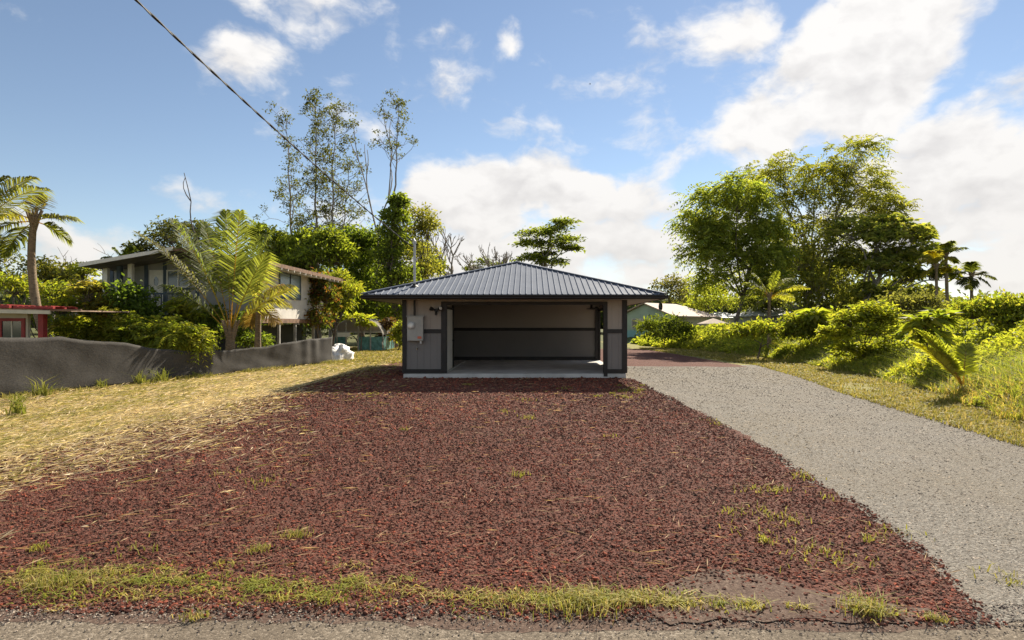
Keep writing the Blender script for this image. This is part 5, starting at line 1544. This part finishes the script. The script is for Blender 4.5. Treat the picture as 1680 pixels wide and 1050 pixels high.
def stones(mb, r, x, y, z, size, col, fine, flat=0.66):
    """stones lying half in the ground: only the side that shows is built"""
    bv_, bf_ = (ICO, ICT) if fine else (OCT[:5], OCF[:4])
    n = len(x)
    v = bv_[None] * r.uniform(0.62, 1.3, (n, len(bv_), 1)) * r.uniform(0.65, 1.15, (n, 1, 3)) * size[:, None, None]
    a, tx, ty = r.rand(n) * 6.283, r.normal(size=n)[:, None] * 0.3, r.normal(size=n)[:, None] * 0.3
    ca, sa = np.cos(a)[:, None], np.sin(a)[:, None]
    X_, Y_, Z_ = v[..., 0], v[..., 1], v[..., 2]
    X_, Y_ = X_ * ca - Y_ * sa, X_ * sa + Y_ * ca
    X_ = X_ + (r.uniform(-.4, .4, n) * size)[:, None] * (Z_ > 0)
    Z_ = Z_ * flat + (X_ * tx + Y_ * ty) * flat
    v = np.stack([X_ + x[:, None], Y_ + y[:, None], Z_ + z[:, None]], -1)
    f = bf_[None] + (np.arange(n) * len(bv_))[:, None, None]
    mb.add(v.reshape(-1, 3), f.reshape(-1, 3), np.repeat(col, len(bv_), 0))


def strew(r, N, ya, yb, xl, xr, s0, s1):
    """positions whose density falls as the stones grow with distance"""
    y = ya + (yb - ya) * r.rand(N * 6)
    w = (xr(y) - xl(y)) / (s0 + s1 * y) ** 2
    y = y[r.rand(N * 6) < w / w.max()][:N]
    x = xl(y) + (xr(y) - xl(y)) * r.rand(len(y))
    return x, y, (s0 + s1 * y) * (0.55 + 1.1 * r.rand(len(y)) ** 2.0)


r = rs(204)
CIN = [(-7.2, 3.72), (2.75, 3.44), (3.06, 4.4), (3.22, 5.7), (3.37, 8.4), (3.42, 12), (3.34, 18.6), (3.1, 19.1), (-4.2, 19.1), (-4.2, 26), (-6.3, 26), (-6.4, 17), (-6.4, 15), (-6.8, 10.7), (-6.9, 8.2), (-7.1, 6.6), (-7.2, 5.6)]
cpal = [(.145, .046, .031), (.105, .036, .026), (.058, .024, .019), (.030, .019, .017), (.22, .058, .032), (.16, .095, .07), (.08, .038, .029)]
mb = MB()
x, y, s = strew(r, 215000, 3.40, 22.0, lambda y: np.maximum(-0.88 * y - 1.0, -7.2), lambda y: np.full_like(y, 3.6), 0.0050, 0.00140)
k = inpoly(x + 0.07 * wob(x * 3, y * 3) + 0.03 * r.normal(size=len(x)), y + 0.04 * r.normal(size=len(x)), CIN)
bare_ = np.clip(1.3 - np.hypot((x - 1.5) / 0.8, (y - 3.78) / 0.34), 0, 1)        # worn earth by the road
k &= r.rand(len(x)) > bare_ * 0.9
x, y, s = x[k], y[k], s[k]
big = r.rand(len(x)) < 0.02
s = np.where(big, s * 1.5, s)
col = pick(r, cpal, len(x), 0.3) * np.array([1.38, 1.20, 1.04]) * (1 + 0.30 * wob(x * 0.33, y * 0.33, 5) + 0.16 * wob(x * 0.9, y * 0.9, 1) + 0.10 * wob(x * 2.3, y * 2.3, 1))[:, None]
dust = (np.clip(0.9 * wob(x * 0.55 + 2, y * 0.45, 8) + 0.25 * r.normal(size=len(x)) - 0.1, 0, 1) * 0.5)[:, None]
col = col * (1 - dust) + np.array([.15, .092, .068]) * dust
z = 0.012 + s * r.uniform(-0.25, 0.35, len(x))
nr = r.rand(len(y)) < np.clip((5.4 - y) / 1.6, 0, 1)
for q, fine in ((nr, True), (~nr, False)):
    stones(mb, r, x[q], y[q], z[q], s[q], col[q], fine)
o = mb.build('cinder_stones', 'stone', None)
tag(o, 'loose dark red volcanic cinders covering the yard', 'cinders', kind='stuff')
GRV = [(2.6, 3.40), (7.0, 3.5), (7.2, 8.4), (8.0, 14.4), (9.0, 19), (9.5, 24), (3.3, 24.2), (3.3, 18.6), (3.36, 12), (3.3, 8.4), (3.16, 5.7), (3.0, 4.4)]
gpal = [(.228, .205, .175), (.29, .264, .228), (.17, .152, .128), (.36, .33, .29), (.24, .212, .172), (.112, .10, .086)]
mb = MB()
x, y, s = strew(r, 90000, 3.35, 24.0, lambda y: np.full_like(y, 2.5), lambda y: np.minimum(0.90 * y + 0.6, 9.9), 0.0040, 0.00120)
k = inpoly(x + 0.09 * wob(x * 3, y * 3, 2) + 0.05 * r.normal(size=len(x)), y, GRV)
x, y, s = x[k], y[k], s[k]
stones(mb, r, x, y, 0.010 + s * r.uniform(-0.45, 0.1, len(x)), s, pick(r, gpal, len(x), 0.2) * np.array([1.32, 1.28, 1.20]) * (1 + 0.14 * wob(x * 0.5, y * 0.3, 3) + 0.09 * np.sin((x - 0.04 * y - 4.2) * 3.9))[:, None] * (1 - np.array([0.02, 0.06, 0.20]) * np.clip(wob(x * 0.6, y * 0.35, 9) * 1.2, 0, 1)[:, None]), False, 0.42)
# a few strays on the road edge
N = 9000
x = -4.5 + 9 * r.rand(N)
y = 3.70 - 0.06 * (x > 0) - np.abs(r.normal(size=N)) * 0.16 + 0.05 * wob(x * 3, x)
s = r.uniform(.003, .010, N)
stones(mb, r, x, y, 0.008 + s * 0.4, s, pick(r, [(.30, .27, .22), (.16, .14, .12), (.09, .06, .055), (.44, .38, .30)], N), False)
o = mb.build('gravel_stones', 'stone', None)
tag(o, 'pale loose gravel stones of the driveway', 'gravel', kind='stuff')

# ------------------------------------------------------------------ far woods closing the horizon
r = rs(205)
mb, ub = MB(), MB()
for k in range(130):
    ang = -0.95 + 1.9 * k / 129 + r.uniform(-.01, .01)
    dist = r.uniform(95, 130)
    cx0, cy0 = dist * math.tan(ang) * 0.8, dist
    hgt = np.interp(ang, [-0.95, -0.5, -0.15, 0.2, 0.95], [11, 10, 7, 6.0, 6.5]) * r.uniform(0.8, 1.2)
    rad = np.array([r.uniform(4, 6.5), 4.0, hgt * 0.5])
    c = np.array([cx0, cy0, hgt * 0.52])
    foliage(mb, None, r, c, rad, 60, 'tuft', 7, (.95, .45), [(.07, .085, .03), (.095, .11, .035), (.055, .07, .025)], shell=0.3, spread=0.8)
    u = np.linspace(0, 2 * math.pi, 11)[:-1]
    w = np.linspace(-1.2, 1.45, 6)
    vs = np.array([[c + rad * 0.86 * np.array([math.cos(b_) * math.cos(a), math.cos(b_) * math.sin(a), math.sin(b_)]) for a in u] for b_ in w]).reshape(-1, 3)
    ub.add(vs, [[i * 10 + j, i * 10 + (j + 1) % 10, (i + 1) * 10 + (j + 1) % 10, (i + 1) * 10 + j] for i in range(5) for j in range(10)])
o = mb.build('distant_woods', 'leaf', None)
tag(o, 'distant green woods closing the horizon', 'woods', kind='stuff')
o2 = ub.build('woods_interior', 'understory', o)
